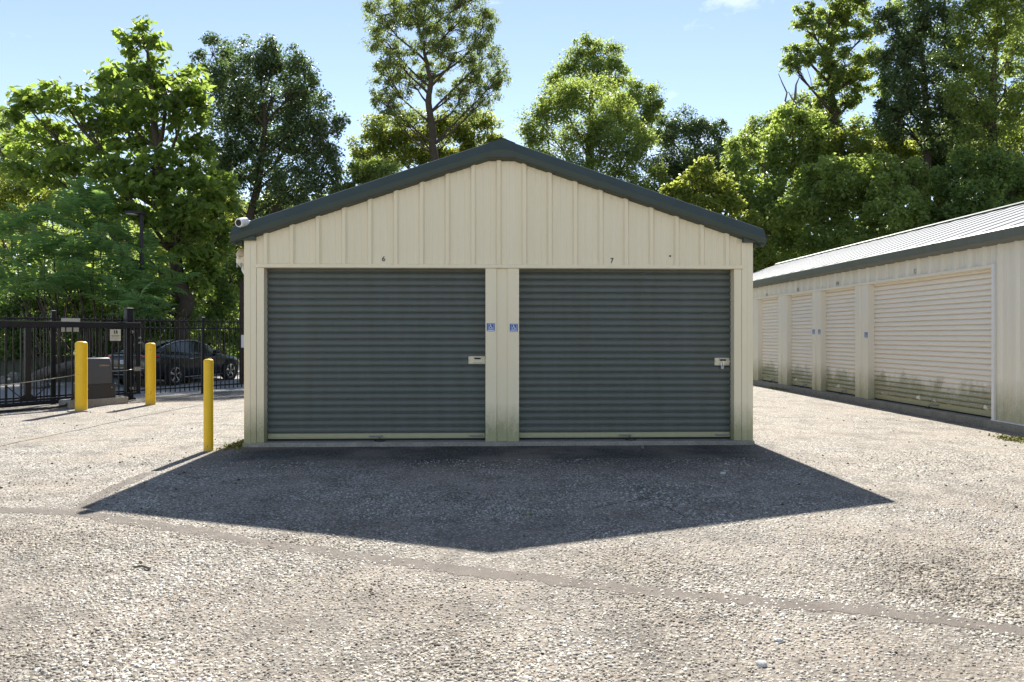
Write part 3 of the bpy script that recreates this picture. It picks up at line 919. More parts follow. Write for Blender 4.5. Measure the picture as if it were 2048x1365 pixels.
access_sign(RF, piers[0][1] - .085, .0085, z_at(676, XW, -piers[0][1]), .125, 'single blue wheelchair sign on the pier beside the widest ivory door')
# gutter and roof
GUT = [(-.02, EZ - .20), (.235, EZ - .165), (.262, EZ - .150), (.272, EZ - .015), (.255, EZ + .006), (.12, EZ + .012)]
y = Y0 - .2
while y < Y1:
    y1 = min(y + 3.05, Y1 + .2)
    MB(RF).loft([[(-yy, d, z) for d, z in GUT] for yy in (y, y1 - .004)], closed=False).build('gutter', 'trim_weather', P2)
    MB(RF).loft([[(-yy, d + .004, z + .002) for d, z in GUT[1:5]] for yy in (y1 - .03, y1 + .02)], closed=False).build('gutter_joint', 'trim_weather', P2)
    y = y1
y = Y0 - .2
slope_up = (RZ - EZ)
while y < Y1 + .15:
    y1 = min(y + .61, Y1 + .2)
    for xa, za, xb, zb in ((EX + .02, EZ, RIDGE_X, RZ), (2 * RIDGE_X - EX - .02, EZ, RIDGE_X, RZ)):
        MB().loft([[(x, y, z), (x, y + .014, z + .016), (x, y + .036, z + .016), (x, y + .05, z + .001), (x, y + .30, z + .001), (x, y + .31, z + .004), (x, y + .335, z + .004), (x, y + .345, z + .001), (x, y1, z)] for x, z in ((xa, za), (xb, zb))], closed=False).build('roof_panel', 'roof_pale', P2)
    MB().loft([[(x, yy, z) for x, z in ((RIDGE_X - .16, RZ - .01), (RIDGE_X - .05, RZ + .045), (RIDGE_X + .05, RZ + .045), (RIDGE_X + .16, RZ - .01))] for yy in (y + .004, y1 - .004)], closed=False).build('ridge_cap', 'trim_dark', P2)
    y = y1
for yy in (Y0, Y1):
    MB().prism([(XW + .01, .13), (2 * RIDGE_X - XW, .13), (2 * RIDGE_X - XW, EZ - .02), (RIDGE_X, RZ - .08), (XW + .01, EZ - .02)], yy - .02, yy + .02).build('gable_wall', 'ivory', P2)
MB().box(2 * RIDGE_X - XW - .05, 2 * RIDGE_X - XW - .01, Y0 + .03, Y1 - .03, .13, EZ - .02).build('rear_wall', 'ivory', P2)

# ================================================================ trees and shrubs
def leaves_np(rng, C, L, Wd, outward=None, up=0.5, droop=0.35, jitter=0.35):
    """folded leaf-shaped faces centred on C: two triangles each, hinged on the midrib"""
    n = len(C)
    nrm = rng.normal(0, 1, (n, 3)); nrm[:, 2] = np.abs(nrm[:, 2]) * 0.6 + up
    nrm /= np.linalg.norm(nrm, axis=1, keepdims=True)
    ax = rng.normal(0, 1, (n, 3))
    if outward is not None:
        ax = ax * 0.7 + outward
    ax[:, 2] -= droop
    ax -= nrm * (ax * nrm).sum(1, keepdims=True)
    ax /= np.linalg.norm(ax, axis=1, keepdims=True) + 1e-9
    bx = np.cross(nrm, ax)
    s = (1 + rng.uniform(-jitter, jitter, n))[:, None]
    l, w = L * s, Wd * s
    base = C - ax * l * 0.5
    tip = C + ax * l * 0.5 - nrm * l * 0.10
    mid = C - ax * l * 0.08 + nrm * l * 0.05
    le, ri = mid + bx * w * 0.5, mid - bx * w * 0.5
    v = np.stack([base, le, tip, ri], 1).reshape(-1, 3)
    i = (np.arange(n) * 4)[:, None]
    f = np.concatenate([np.concatenate([i, i + 1, i + 2], 1), np.concatenate([i, i + 2, i + 3], 1)])
    return v, f

def curve_pts(a, b, rng, sag=0.0, wob=0.08, k=6):
    a, b = np.array(a, float), np.array(b, float)
    L = np.linalg.norm(b - a)
    out = []
    off1, off2 = rng.normal(0, wob * L, 3), rng.normal(0, wob * L, 3)
    for t in np.linspace(0, 1, k):
        p = a + (b - a) * t + off1 * math.sin(math.pi * t) * .6 + off2 * math.sin(2 * math.pi * t) * .4
        p[2] += sag * L * math.sin(math.pi * t)
        out.append(tuple(p))
    return out

def tree(name, label, category, depth, trunk, clumps, n, leaf, mat, seed, sub=14, group=None, bark='bark', spread=1.0,
         flat=0.62, sub_r=0.36, up=0.5, droop=0.35, base_z=None, big=0, limb_r=0.05, thick=0.55, twig=0.010):
    """trunk: [(u, v, radius_m)] from the foot up (photo survey); clumps: [(u, v, ru, rv[, depth offset])] foliage masses"""
    rng = np.random.default_rng(seed)
    k = depth / F_PX
    T = []
    for j, (u, v, r) in enumerate(trunk):
        p = W(u, v, depth)
        if j == 0:
            gz = base_z if base_z is not None else float(hill_h(p.x, p.y)) - .06
            p = Vector((p.x, p.y, gz))
        T.append((p, r))
    foot = T[0][0]
    root = empty(name, foot, label, category, group)
    wood = MB()
    tp, tr = [], []
    for j, ((p, r), (q, s)) in enumerate(zip(T, T[1:])):
        for t in (0, .34, .67):
            w_ = (0 if j == 0 and t == 0 else .11) * (r + s)
            tp.append(p.lerp(q, t) + Vector((rng.normal(0, w_), rng.normal(0, w_), 0))); tr.append((r + (s - r) * t) * rng.uniform(.93, 1.07))
    tp.append(T[-1][0]); tr.append(T[-1][1])
    wood.tube(tp, tr, 9)
    # flare at the foot
    wood.tube([foot, foot + Vector((0, 0, T[0][1] * 1.6))], [T[0][1] * 1.5, T[0][1] * 1.0], 9)
    Tp = np.array([tuple(p) for p, r in T]); Tr = np.array([r for p, r in T])
    fine = []
    for t in np.linspace(0, 1, 25):
        x = t * (len(T) - 1); i = min(int(x), len(T) - 2); fr = x - i
        fine.append((Tp[i] * (1 - fr) + Tp[i + 1] * fr, Tr[i] * (1 - fr) + Tr[i + 1] * fr))
    n, sub = int(n * 1.9), int(sub * 1.45)
    areas = np.array([c[2] * c[3] for c in clumps], float)
    share = areas / areas.sum()
    LC, LO = [], []
    for c, sh in zip(clumps, share):
        u, v, ru, rv = c[:4]
        off = c[4] if len(c) > 4 else rng.uniform(-1, 1) * ru * k * 0.6 * spread
        ctr = np.array(W(u, v, depth + off))
        rx, rz = ru * k, rv * k
        ry = max(rx * thick, 0.5 * min(rx, rz))
        # a limb from the trunk, starting lower than the mass it carries
        cand = [(abs(q[2] - (ctr[2] - 0.95 * np.linalg.norm((q - ctr)[:2]) - .3 * rz)), j) for j, (q, r) in enumerate(fine)]
        q, r = fine[min(cand)[1]]
        lim = curve_pts(q, ctr, rng, -0.06, 0.05, 6)
        r0 = min(r * .75, limb_r * (1 + rx * .35))
        wood.tube([Vector(p) for p in lim], list(np.linspace(r0, r0 * .3, 6)), 6)
        ns = max(4, int(sub))
        d = rng.normal(0, 1, (ns, 3)); d /= np.linalg.norm(d, axis=1, keepdims=True)
        rad = rng.uniform(0.35, 1.0, ns) ** 0.6
        sc = ctr + d * rad[:, None] * np.array([rx, ry, rz])
        for s_ in sc:
            tw = curve_pts(np.array(lim[rng.integers(3, 6)]), s_, rng, 0.03, 0.08, 4)
            wood.tube([Vector(p) for p in tw], [twig * 2.2, twig * 1.6, twig * 1.1, twig * .5], 4, False)
        nl = int(n * sh)
        which = rng.integers(0, ns, nl)
        size = (sub_r * rng.uniform(.65, 1.3, ns))[which][:, None]
        g = rng.normal(0, .55, (nl, 3))
        gl = np.linalg.norm(g, axis=1, keepdims=True)
        g = g / np.maximum(gl, 1e-6) * np.minimum(gl, 1.25)
        P_ = sc[which] + g * size * np.array([rx, ry, rz * flat / 0.62])
        LC.append(P_)
        o = P_ - ctr
        LO.append(o / (np.linalg.norm(o, axis=1, keepdims=True) + 1e-6))
    C_, O_ = np.concatenate(LC), np.concatenate(LO)
    zmin = hill_h(C_[:, 0], C_[:, 1]) + .03
    C_[:, 2] = np.maximum(C_[:, 2], zmin + rng.uniform(0, .3, len(C_)))
    wood.build('trunk' if big >= 0 else 'stems', bark, root, smooth='all', origin=foot)
    if big > 0:
        # the leaves nearest the lens show one by one: each is a piece of its own
        dcam = np.linalg.norm(C_ - np.array([0, 0, CAM_H]), axis=1)
        order = np.argsort(dcam)
        pick = rng.permutation(order[:len(order) // 3])[:big]
        mask = np.zeros(len(C_), bool); mask[pick] = True
    else:
        mask = np.zeros(len(C_), bool)
    v, f = leaves_np(rng, C_[~mask], leaf[0], leaf[1], O_[~mask], up, droop)
    crown = np_mesh('crown' if big >= 0 else 'foliage', v, f, mat, root, origin=tuple(foot))
    crown['kind'] = 'stuff'
    if big > 0:
        v4, f4 = leaves_np(rng, np.zeros((12, 3)), leaf[0], leaf[1], None, up, droop)
        protos = []
        for q in range(12):
            me = bpy.data.meshes.new('leaf')
            me.from_pydata([tuple(x) for x in v4[q * 4:q * 4 + 4]], [], [(0, 1, 2), (0, 2, 3)])
            me.materials.append(M[mat])
            protos.append(me)
        for q, j in enumerate(pick):
            o = bpy.data.objects.new('leaf', protos[q % 12])
            put(o, Vector(C_[j]), crown)
            o.rotation_euler = (0, 0, float(rng.uniform(0, 6.28)))
    return root

# ---- compound fronds
def frond_mesh(rng, L, pairs, mat, leaflet=0.26, name='frond'):
    """rachis along +x drooping at the end, opposite pointed leaflets"""
    vs_, fs_ = [], []
    def rach(t):
        return np.array([t * L, 0, 0.16 * L * math.sin(t * 2.2) - 0.28 * L * t * t])
    ts = np.linspace(0, 1, 9)
    for a, b in zip(ts, ts[1:]):
        i = len(vs_); w = .006
        p, q = rach(a), rach(b)
        vs_ += [p + [0, w, 0], p - [0, w, 0], q - [0, w, 0], q + [0, w, 0]]
        fs_.append((i, i + 1, i + 2, i + 3))
    for j in range(pairs):
        t = .16 + .82 * j / (pairs - 1)
        l = leaflet * L * (0.55 + 0.75 * math.sin(math.pi * min(1, .22 + t * .72)))
        for s in (-1, 1):
            p = rach(t)
            d = np.array([.42, s * .9, -.20 - .15 * rng.random()]); d /= np.linalg.norm(d)
            d = d + rng.normal(0, .07, 3)
            sd = np.array([.9, -s * .42, .05]); up_ = np.array([0, 0, 1.0])
            w = l * .30
            i = len(vs_)
            vs_ += [p, p + d * l * .38 + sd * w * .5 + up_ * .012, p + d * l - up_ * l * .10, p + d * l * .30 - sd * w * .5 + up_ * .012]
            fs_ += [(i, i + 1, i + 2), (i, i + 2, i + 3)]
    me = bpy.data.meshes.new(name)
    me.from_pydata([tuple(map(float, p)) for p in vs_], [], fs_)
    me.materials.append(M[mat])
    return me
def frond_shrub(name, label, category, depth, tips, mat, seed, L=1.05, per=10, group=None, foot_uv=None, fill=0):
    """several stems, each ending in a whorl of long pinnate fronds; tips: [(u, v, depth offset)]"""
    rng = np.random.default_rng(seed)
    fu = foot_uv or (sum(t[0] for t in tips) / len(tips))
    f0 = W(fu, 700, depth); foot = Vector((f0.x, f0.y, float(hill_h(f0.x, f0.y)) - .03))
    root = empty(name, foot, label, category, group)
    protos = [frond_mesh(rng, L * s, 11, mat) for s in (.8, .95, 1.05, 1.2)]
    wood = MB()
    for u, v, off in tips:
        tip = W(u, v, depth + off)
        base = foot + Vector((rng.uniform(-.5, .5) + (tip.x - foot.x) * .35, rng.uniform(-.4, .4), 0))
        pts = curve_pts(base, tip, rng, 0.0, .05, 6)
        wood.tube([Vector(p) for p in pts], list(np.linspace(.045, .014, 6)), 6)
        for j in range(per):
            o = bpy.data.objects.new('frond', protos[rng.integers(0, 4)])
            at = tip - Vector((0, 0, .5 * L * rng.random() ** 1.5))
            put(o, at, root)
            o.rotation_euler = (rng.normal(0, .15), -rng.uniform(-.15, .75) if j < per * .8 else -rng.uniform(.7, 1.15), j * 2.4 + rng.uniform(-.4, .4))
            o.scale = (1, 1, 1)
    wood.build('stem', 'bark', root, smooth='all', origin=foot)
    return root

# ---- left: broad-leaved tree, dark tree, sumacs, undergrowth
tree('broadleaf_tree', 'bright green broad-leaved tree behind the gate, tallest on the left', 'tree', 27,
     [(375, 700, .30), (366, 600, .26), (345, 480, .22), (325, 380, .19), (314, 270, .14), (300, 160, .09), (295, 90, .04)],
     [(285, 85, 45, 40), (255, 150, 62, 45), (345, 150, 60, 42), (330, 190, 85, 45, -1.2), (230, 200, 70, 50), (130, 205, 75, 36), (60, 220, 48, 40), (375, 235, 50, 62),
      (165, 265, 85, 45), (70, 290, 60, 42, .8), (255, 262, 60, 50), (205, 330, 95, 42, -1), (100, 345, 80, 42), (305, 345, 60, 45, -1.5), (260, 395, 85, 42, -1.8),
      (390, 330, 45, 50), (375, 395, 72, 42, -1.6), (440, 395, 42, 42), (350, 470, 70, 52, -1.2), (435, 480, 38, 42), (400, 550, 45, 50), (180, 420, 75, 45, 1)],
     6600, (.32, .19), 'leaf_catalpa', 3, sub=13, up=.7, droop=.55, flat=.5, big=300, limb_r=.07)
tree('dark_leaved_tree', 'dark small-leaved tree left of the near shed roof', 'tree', 33,
     [(492, 700, .26), (486, 560, .22), (500, 440, .20), (520, 350, .16), (530, 250, .11), (520, 140, .05)],
     [(425, 110, 42, 34), (510, 110, 52, 36), (560, 125, 45, 40), (600, 160, 38, 45), (470, 170, 62, 50), (545, 195, 62, 50), (440, 215, 50, 55), (615, 225, 52, 52), (500, 265, 70, 52), (580, 290, 68, 50),
      (655, 270, 34, 40), (440, 300, 48, 45), (648, 340, 46, 50), (520, 345, 66, 45), (590, 370, 58, 42), (680, 240, 18, 16), (668, 410, 32, 45), (455, 380, 38, 40), (540, 420, 55, 36)],
     26000, (.15, .085), 'leaf_dark', 4, sub=17, up=.35, droop=.4)
sum_tips = [(60, 455, .5), (105, 420, .2), (150, 440, -.4), (205, 430, .3), (255, 470, .2), (300, 520, .4), (35, 520, -.3), (90, 500, -.8), (145, 505, -1.0), (200, 495, -.9), (250, 535, -.8),
            (20, 570, -.5), (70, 565, -1.2), (125, 570, -1.4), (180, 560, -1.3), (235, 590, -1.2), (290, 585, -.5), (165, 395, .6), (325, 570, .3), (15, 460, .9)]
frond_shrub('sumac_shrub', 'large sumac shrub with long feathery fronds behind the gate', 'shrub', 23.5, sum_tips, 'leaf_sumac', 6, L=1.12, per=11, foot_uv=150)
frond_shrub('sumac_shrub', 'small young sumac just above the thick gate post', 'shrub', 21.0, [(277, 602, 0), (262, 622, .2), (300, 625, .2)], 'leaf_sumac', 8, L=.72, per=10, foot_uv=280)
def bush(label, depth, clumps, n, leaf, mat, seed, group=None, foot=None, **kw):
    fu = foot or sum(c[0] for c in clumps) / len(clumps)
    lowest = max(c[1] for c in clumps)
    return tree('bush', label, 'bush', depth, [(fu, 700, .06), (fu, lowest, .05), (fu + 3, min(c[1] for c in clumps), .02)], clumps, n, leaf, mat, seed,
                group=group, big=-1, limb_r=.03, **kw)
UG = 'undergrowth behind the fence'
bush('dark undergrowth below the sumac at the far left', 25.5, [(20, 600, 50, 60), (80, 620, 60, 60), (30, 680, 60, 45), (100, 690, 60, 40)], 5200, (.16, .10), 'leaf_under', 21, UG)
bush('dark undergrowth behind the bollard nearest the control box', 26, [(150, 610, 60, 65), (210, 640, 60, 55), (170, 690, 70, 40), (240, 690, 50, 36)], 5200, (.16, .10), 'leaf_under', 22, UG)
bush('dark undergrowth behind the parked car boot', 27.5, [(300, 590, 55, 60), (350, 640, 60, 50), (290, 670, 60, 45), (250, 560, 50, 50)], 5600, (.15, .09), 'leaf_under', 23, UG)
bush('dark undergrowth behind the parked car bonnet beside the shed', 29.5, [(420, 600, 55, 60), (470, 640, 50, 50), (400, 660, 60, 40), (460, 560, 40, 50), (490, 690, 40, 40)], 6000, (.15, .09), 'leaf_under', 24, UG)
bush('sunlit yellow-green bush at the far left edge', 36, [(20, 370, 50, 45), (30, 440, 55, 45), (-30, 420, 55, 70), (75, 400, 32, 40)], 5200, (.17, .10), 'leaf_yellow', 25)
bush('bright bush glimpsed between the left trees', 40, [(440, 430, 50, 55), (470, 500, 45, 60), (400, 460, 40, 60)], 4200, (.19, .11), 'leaf_yellow', 26)
bush('yellow-green bush low behind the dark tree', 41, [(560, 430, 70, 36), (480, 560, 45, 60), (640, 440, 50, 40), (440, 600, 45, 50)], 4600, (.19, .11), 'leaf_yellow', 27)
tree('slender_tree', 'pale slender tree at the upper left edge of the picture', 'tree', 52, [(-5, 700, .2), (10, 450, .15), (15, 300, .10), (20, 230, .04)],
     [(15, 245, 32, 28), (-10, 280, 40, 40), (40, 300, 32, 28), (10, 340, 45, 35)], 4200, (.20, .11), 'leaf_mid', 28, sub=14)
tree('slender_tree', 'half hidden tree between the broad-leaved and dark trees', 'tree', 44, [(395, 700, .22), (398, 450, .16), (400, 320, .08)],
     [(395, 330, 60, 50), (430, 400, 60, 50), (360, 420, 60, 55), (300, 500, 70, 55), (220, 470, 60, 55), (120, 400, 70, 45)], 6500, (.20, .12), 'leaf_mid', 29, sub=13)

# ---- centre: behind the near shed
tree('locust_tree', 'tall airy locust tree with forked trunk above the shed roof', 'tree', 47,
     [(875, 700, .38), (871, 330, .29), (866, 270, .26), (857, 205, .22), (862, 160, .16), (850, 110, .11), (838, 60, .08), (828, 0, .05), (820, -40, .03)],
     [(770, 30, 42, 34), (815, 18, 45, 38), (770, 80, 40, 34), (800, 120, 42, 26), (765, 150, 34, 34), (850, 30, 45, 35), (900, 60, 48, 36), (945, 20, 45, 40), (965, 55, 30, 40), (915, 105, 50, 30), (965, 120, 40, 34),
      (1000, 150, 26, 30), (850, 85, 36, 30), (870, 145, 36, 24), (820, 165, 42, 26), (940, 165, 34, 28), (975, 190, 26, 34), (905, 190, 36, 24), (785, 200, 34, 22), (760, 195, 22, 24), (890, -30, 60, 40), (800, -45, 60, 40), (960, -40, 45, 40), (930, 225, 36, 22), (800, 235, 40, 20)],
     27000, (.17, .075), 'leaf_locust', 31, sub=19, sub_r=.27, up=.25, droop=.5, limb_r=.062, twig=.012)
tree('round_tree', 'low sunlit tree behind the left slope of the near shed roof', 'tree', 54, [(845, 700, .3), (845, 330, .22), (845, 260, .1)],
     [(770, 265, 46, 34), (830, 255, 55, 32), (905, 260, 55, 34), (960, 265, 45, 36), (735, 300, 36, 36), (800, 310, 60, 34), (880, 315, 60, 34), (985, 300, 30, 34), (940, 320, 40, 30)],
     15000, (.24, .13), 'leaf_yellow', 32, sub=15)
bush('light green bush against the left roof slope of the near shed', 34, [(715, 350, 40, 30), (760, 345, 42, 26), (700, 400, 45, 36), (655, 420, 30, 40)], 5000, (.16, .09), 'leaf_mid', 33)
tree('round_tree', 'broad dense tree behind the right slope of the near shed roof', 'tree', 44, [(1175, 700, .4), (1178, 400, .3), (1180, 250, .16)],
     [(1180, 190, 60, 34), (1120, 205, 55, 40), (1085, 250, 46, 44), (1240, 225, 45, 40), (1150, 260, 70, 45), (1220, 290, 60, 45), (1275, 290, 40, 45), (1070, 310, 34, 42), (1130, 335, 70, 40), (1200, 365, 70, 40), (1290, 355, 45, 45), (1090, 370, 40, 36), (1260, 400, 50, 36), (1320, 410, 45, 40)],
     23000, (.17, .10), 'leaf_mid', 34, sub=17)
tree('pointed_tree', 'paler tree rising behind the broad dense tree right of the gable', 'tree', 55, [(1180, 700, .35), (1182, 300, .25), (1185, 150, .13), (1188, 90, .05)],
     [(1175, 95, 30, 24), (1210, 108, 34, 24), (1150, 130, 36, 26), (1195, 145, 48, 26), (1130, 165, 40, 26), (1232, 150, 26, 26), (1225, 190, 34, 34), (1280, 185, 38, 32), (1270, 225, 44, 32), (1310, 225, 26, 32), (1300, 265, 40, 36)],
     11000, (.21, .12), 'leaf_mid', 35, sub=15)
tree('dark_leaved_tree', 'dark tree between the gable and the right hillside', 'tree', 46, [(1385, 700, .28), (1388, 420, .2), (1390, 290, .08)],
     [(1330, 262, 32, 30), (1365, 250, 40, 28), (1400, 275, 38, 32), (1435, 255, 24, 16), (1350, 310, 48, 36), (1410, 325, 46, 36), (1445, 300, 20, 26), (1370, 365, 55, 40), (1440, 360, 36, 34), (1330, 350, 36, 40), (1460, 345, 26, 32)],
     12000, (.17, .095), 'leaf_dark', 36, sub=16)
tree('young_tree', 'bright yellow-green young tree behind the right eave of the near shed', 'tree', 35, [(1470, 700, .14), (1462, 540, .11), (1440, 440, .09), (1415, 360, .05)],
     [(1412, 345, 30, 26), (1385, 372, 34, 24), (1430, 380, 36, 26), (1362, 390, 28, 16), (1400, 410, 46, 26), (1455, 415, 42, 30), (1485, 450, 36, 30), (1520, 470, 30, 24), (1500, 495, 36, 26), (1545, 460, 16, 14), (1525, 520, 30, 26), (1500, 550, 36, 26), (1340, 384, 18, 12)],
     5600, (.26, .12), 'leaf_yellow', 37, sub=14, up=.6, droop=.5)

# ---- right: tall trees and vine-covered slope
HS = 'bushes on the right hillside'
tree('tall_tree', 'tall open tree with bare leaning limbs left of the right hillside crowns', 'tree', 43,
     [(1680, 700, .34), (1678, 420, .28), (1672, 280, .22), (1664, 180, .16), (1655, 90, .10), (1660, 20, .04)],
     [(1600, 105, 34, 24), (1625, 55, 36, 24), (1585, 130, 24, 20), (1660, 40, 34, 26), (1700, 28, 36, 28), (1665, 85, 42, 26), (1645, 120, 36, 26), (1690, 130, 42, 30), (1735, 60, 34, 24), (1655, 165, 40, 30), (1720, 160, 38, 26), (1690, 190, 36, 30), (1650, 225, 38, 36), (1700, -20, 60, 34), (1745, 115, 30, 24), (1660, 270, 40, 30), (1612, 20, 24, 16)],
     12500, (.20, .11), 'leaf_mid', 41, sub=13, sub_r=.30, limb_r=.09, twig=.013)
tree('tall_tree', 'tall dark tree leaning over the right hillside', 'tree', 39,
     [(1850, 700, .34), (1852, 420, .28), (1856, 300, .22), (1850, 180, .15), (1840, 60, .07), (1838, -20, .03)],
     [(1810, 60, 46, 40), (1860, 30, 50, 40), (1790, 120, 42, 36), (1840, 115, 55, 40), (1895, 90, 50, 42), (1800, 185, 46, 42), (1860, 185, 60, 45), (1920, 160, 50, 45), (1815, 250, 55, 42), (1885, 260, 60, 45), (1780, 230, 34, 36), (1840, 320, 55, 40), (1905, 330, 55, 40), (1840, -30, 70, 40), (1775, 40, 26, 26)],
     22000, (.17, .10), 'leaf_dark', 42, sub=15)
tree('tall_tree', 'tall leafy tree at the upper right corner of the picture', 'tree', 37,
     [(1985, 700, .30), (1988, 420, .26), (1984, 250, .20), (1990, 120, .12), (1995, 0, .05)],
     [(1960, 40, 55, 50), (2010, 20, 60, 55), (2040, 90, 50, 60), (1965, 115, 55, 45), (2010, 170, 55, 50), (1950, 190, 50, 45), (2060, 200, 50, 60), (1975, 260, 55, 42), (2030, 285, 55, 50), (1955, 330, 50, 42), (2010, 350, 55, 45), (2080, 330, 55, 70), (2000, -50, 90, 50)],
     20000, (.17, .10), 'leaf_mid', 43, sub=15)
tree('slender_tree', 'slim forked tree rising between the two tall right-hand trees', 'tree', 45, [(1770, 700, .2), (1760, 420, .17), (1740, 280, .12), (1800, 130, .06)],
     [(1760, 290, 46, 36), (1740, 330, 50, 36), (1800, 330, 50, 40), (1790, 20, 26, 24), (1730, 255, 32, 22), (1765, 175, 24, 22)], 5200, (.19, .11), 'leaf_mid', 44, sub=13)
for i, (lab, dep, cl, nn, mt) in enumerate([
    ('vine-covered thicket with a rounded top left on the hillside', 41, [(1580, 240, 40, 32), (1610, 265, 42, 36), (1550, 290, 45, 38), (1590, 320, 60, 40), (1640, 310, 50, 42), (1530, 340, 45, 40)], 7200, 'leaf_vine'),
    ('low thicket at the left foot of the hillside', 38.5, [(1490, 300, 36, 34), (1470, 345, 30, 34), (1520, 390, 45, 40), (1480, 390, 36, 36), (1560, 400, 50, 42), (1560, 455, 55, 40), (1600, 500, 55, 40), (1540, 520, 50, 36)], 8200, 'leaf_vine'),
    ('broad thicket in the middle of the hillside', 36.5, [(1640, 360, 60, 42), (1700, 350, 60, 42), (1620, 420, 60, 42), (1690, 420, 65, 42), (1650, 480, 65, 40), (1740, 390, 50, 42), (1720, 470, 60, 40), (1590, 560, 60, 36)], 10500, 'leaf_vine'),
    ('yellow-green thicket below the tall open tree', 40, [(1700, 290, 50, 34), (1660, 320, 50, 36), (1750, 320, 50, 36), (1620, 350, 46, 34), (1800, 300, 36, 26)], 6200, 'leaf_yellow'),
    ('dark thicket below the tall leaning tree', 34.5, [(1780, 375, 45, 36), (1835, 350, 40, 34), (1870, 405, 50, 42), (1800, 430, 60, 40), (1840, 460, 60, 40), (1800, 510, 60, 36), (1740, 500, 50, 36), (1760, 330, 30, 26)], 9000, 'leaf_vine'),
    ('shady thicket just above the pale roof at the right', 33, [(1905, 360, 42, 36), (1950, 400, 50, 42), (1995, 345, 44, 40), (2035, 385, 50, 45), (1910, 450, 55, 40), (1930, 320, 26, 24), (1970, 440, 60, 36), (2050, 440, 50, 45), (1880, 490, 55, 36)], 9000, 'leaf_under'),
]):
    bush(lab, dep, cl, nn, (.20, .13), mt, 50 + i, HS, sub=16)
for lab, dep, cl, nn, mt, sd in (
    ('leafy tree filling the gap below the tall leaning tree', 44, [(1770, 300, 46, 40), (1815, 280, 50, 42), (1860, 315, 52, 44), (1905, 285, 50, 46), (1790, 350, 55, 40), (1850, 365, 60, 40), (1945, 335, 46, 44)], 9000, 'leaf_mid', 61),
    ('sunlit tree behind the trunks at the right picture edge', 46, [(1960, 270, 52, 44), (2010, 240, 50, 46), (2050, 290, 50, 50), (1985, 330, 60, 44), (2040, 360, 55, 44), (1930, 230, 36, 36)], 8000, 'leaf_yellow', 62),
    ('slim tree with hanging leaves above the left hillside thicket', 47, [(1530, 265, 34, 36), (1500, 285, 32, 34), (1560, 250, 34, 34), (1470, 310, 30, 36), (1600, 215, 34, 34), (1630, 250, 34, 40)], 5200, 'leaf_mid', 63)):
    fu = cl[0][0] + 10
    tree('hillside_tree', lab, 'tree', dep, [(fu, 700, .2), (fu + 4, 420, .15), (fu + 14, 300, .08)], cl, nn, (.19, .11), mt, sd, sub=15)
# dead branches
dz = MB()
b0 = W(1588, 235, 41.5)
for pth in ([(1588, 235), (1582, 214), (1570, 204), (1574, 186), (1564, 165), (1557, 148)], [(1588, 235), (1593, 208), (1583, 196), (1577, 184)], [(1593, 208), (1606, 196), (1618, 190)], [(1590, 200), (1592, 170), (1600, 152)]):
    pts = [W(u, v, 41.5) for u, v in pth]
    dz.tube(pts, list(np.linspace(.085, .02, len(pts))), 6)
dz.tube([Vector((b0.x, b0.y, float(hill_h(b0.x, b0.y)))), W(1592, 400, 41.5), b0], [.16, .12, .085], 7)
dt = empty('dead_tree', (b0.x, b0.y, float(hill_h(b0.x, b0.y))), 'bare dead tree top standing out against the sky', 'tree')
dz.build('trunk', 'bark_pale', dt, smooth='all')

# far-off wood closing the view behind everything
def far_wood():
    rng = np.random.default_rng(77)
    n_cl, C, O = 330, [], []
    for i in range(n_cl):
        u = rng.uniform(-250, 620) if i < 200 else rng.uniform(500, 2300)
        dep = rng.uniform(58, 74)
        top = 13.0 if u < 620 else 9.0
        p = np.array(W(u, 671, dep)); p[2] = rng.uniform(0, top) + float(hill_h(p[0], p[1]))
        r = rng.uniform(1.6, 2.8)
        k = 330
        d = rng.normal(0, .5, (k, 3))
        C.append(p + d * np.array([r * 1.2, r, r]))
        O.append(d)
    C, O = np.concatenate(C), np.concatenate(O)
    C[:, 2] = np.maximum(C[:, 2], hill_h(C[:, 0], C[:, 1]))
    v, f = leaves_np(rng, C, .42, .28, O)
    tag(np_mesh('distant_woods', v, f, 'leaf_mid'), 'far green wood behind the trees, read as one mass', 'woods', kind='stuff')
far_wood()

# ================================================================ left: bollards, gate, fence, car
def bollard(u, v, r, h, label):
    b = G(u, v)
    root = empty('bollard', b, label, 'bollard', 'yellow bollards left of the near shed')
    prof = [(r, -.05), (r, h - r * .42), (r * .97, h - r * .30), (r * .86, h - r * .15), (r * .62, h - r * .04), (r * .3, h), (.004, h + .004)]
    mb = MB()
    mb.loft([[(b.x + q * math.cos(t), b.y + q * math.sin(t), z) for t in np.linspace(0, 2 * math.pi, 28, endpoint=False)] for q, z in prof[:2]], True, False)
    mb.build('post', 'yellow', root, smooth='all')
    mb = MB()
    mb.loft([[(b.x + q * math.cos(t), b.y + q * math.sin(t), z) for t in np.linspace(0, 2 * math.pi, 28, endpoint=False)] for q, z in prof[1:]], True, True)
    mb.build('domed_cap', 'yellow', root, smooth='all')
    return root, b
bollard(417, 902, .062, 1.24, 'nearest yellow bollard, slim, beside the corner of the near shed')
_, b2 = bollard(162.5, 823, .112, 1.435, 'thick yellow bollard in front of the grey gate operator')
bollard(301, 810, .104, 1.39, 'yellow bollard between the gate end and the parked car')
cp = MB()
rngc = random.Random(4)
ring = [(b2.x + .26 * rngc.uniform(.85, 1.15) * math.cos(t), b2.y + .22 * rngc.uniform(.85, 1.15) * math.sin(t)) for t in np.linspace(0, 2 * math.pi, 18, endpoint=False)]
cp.loft([[(x, y, 0.0) for x, y in ring], [(b2.x + (x - b2.x) * .9, b2.y + (y - b2.y) * .9, .022) for x, y in ring]], True, True)
tag(cp.build('concrete_collar', 'concrete', None), kind='structure')

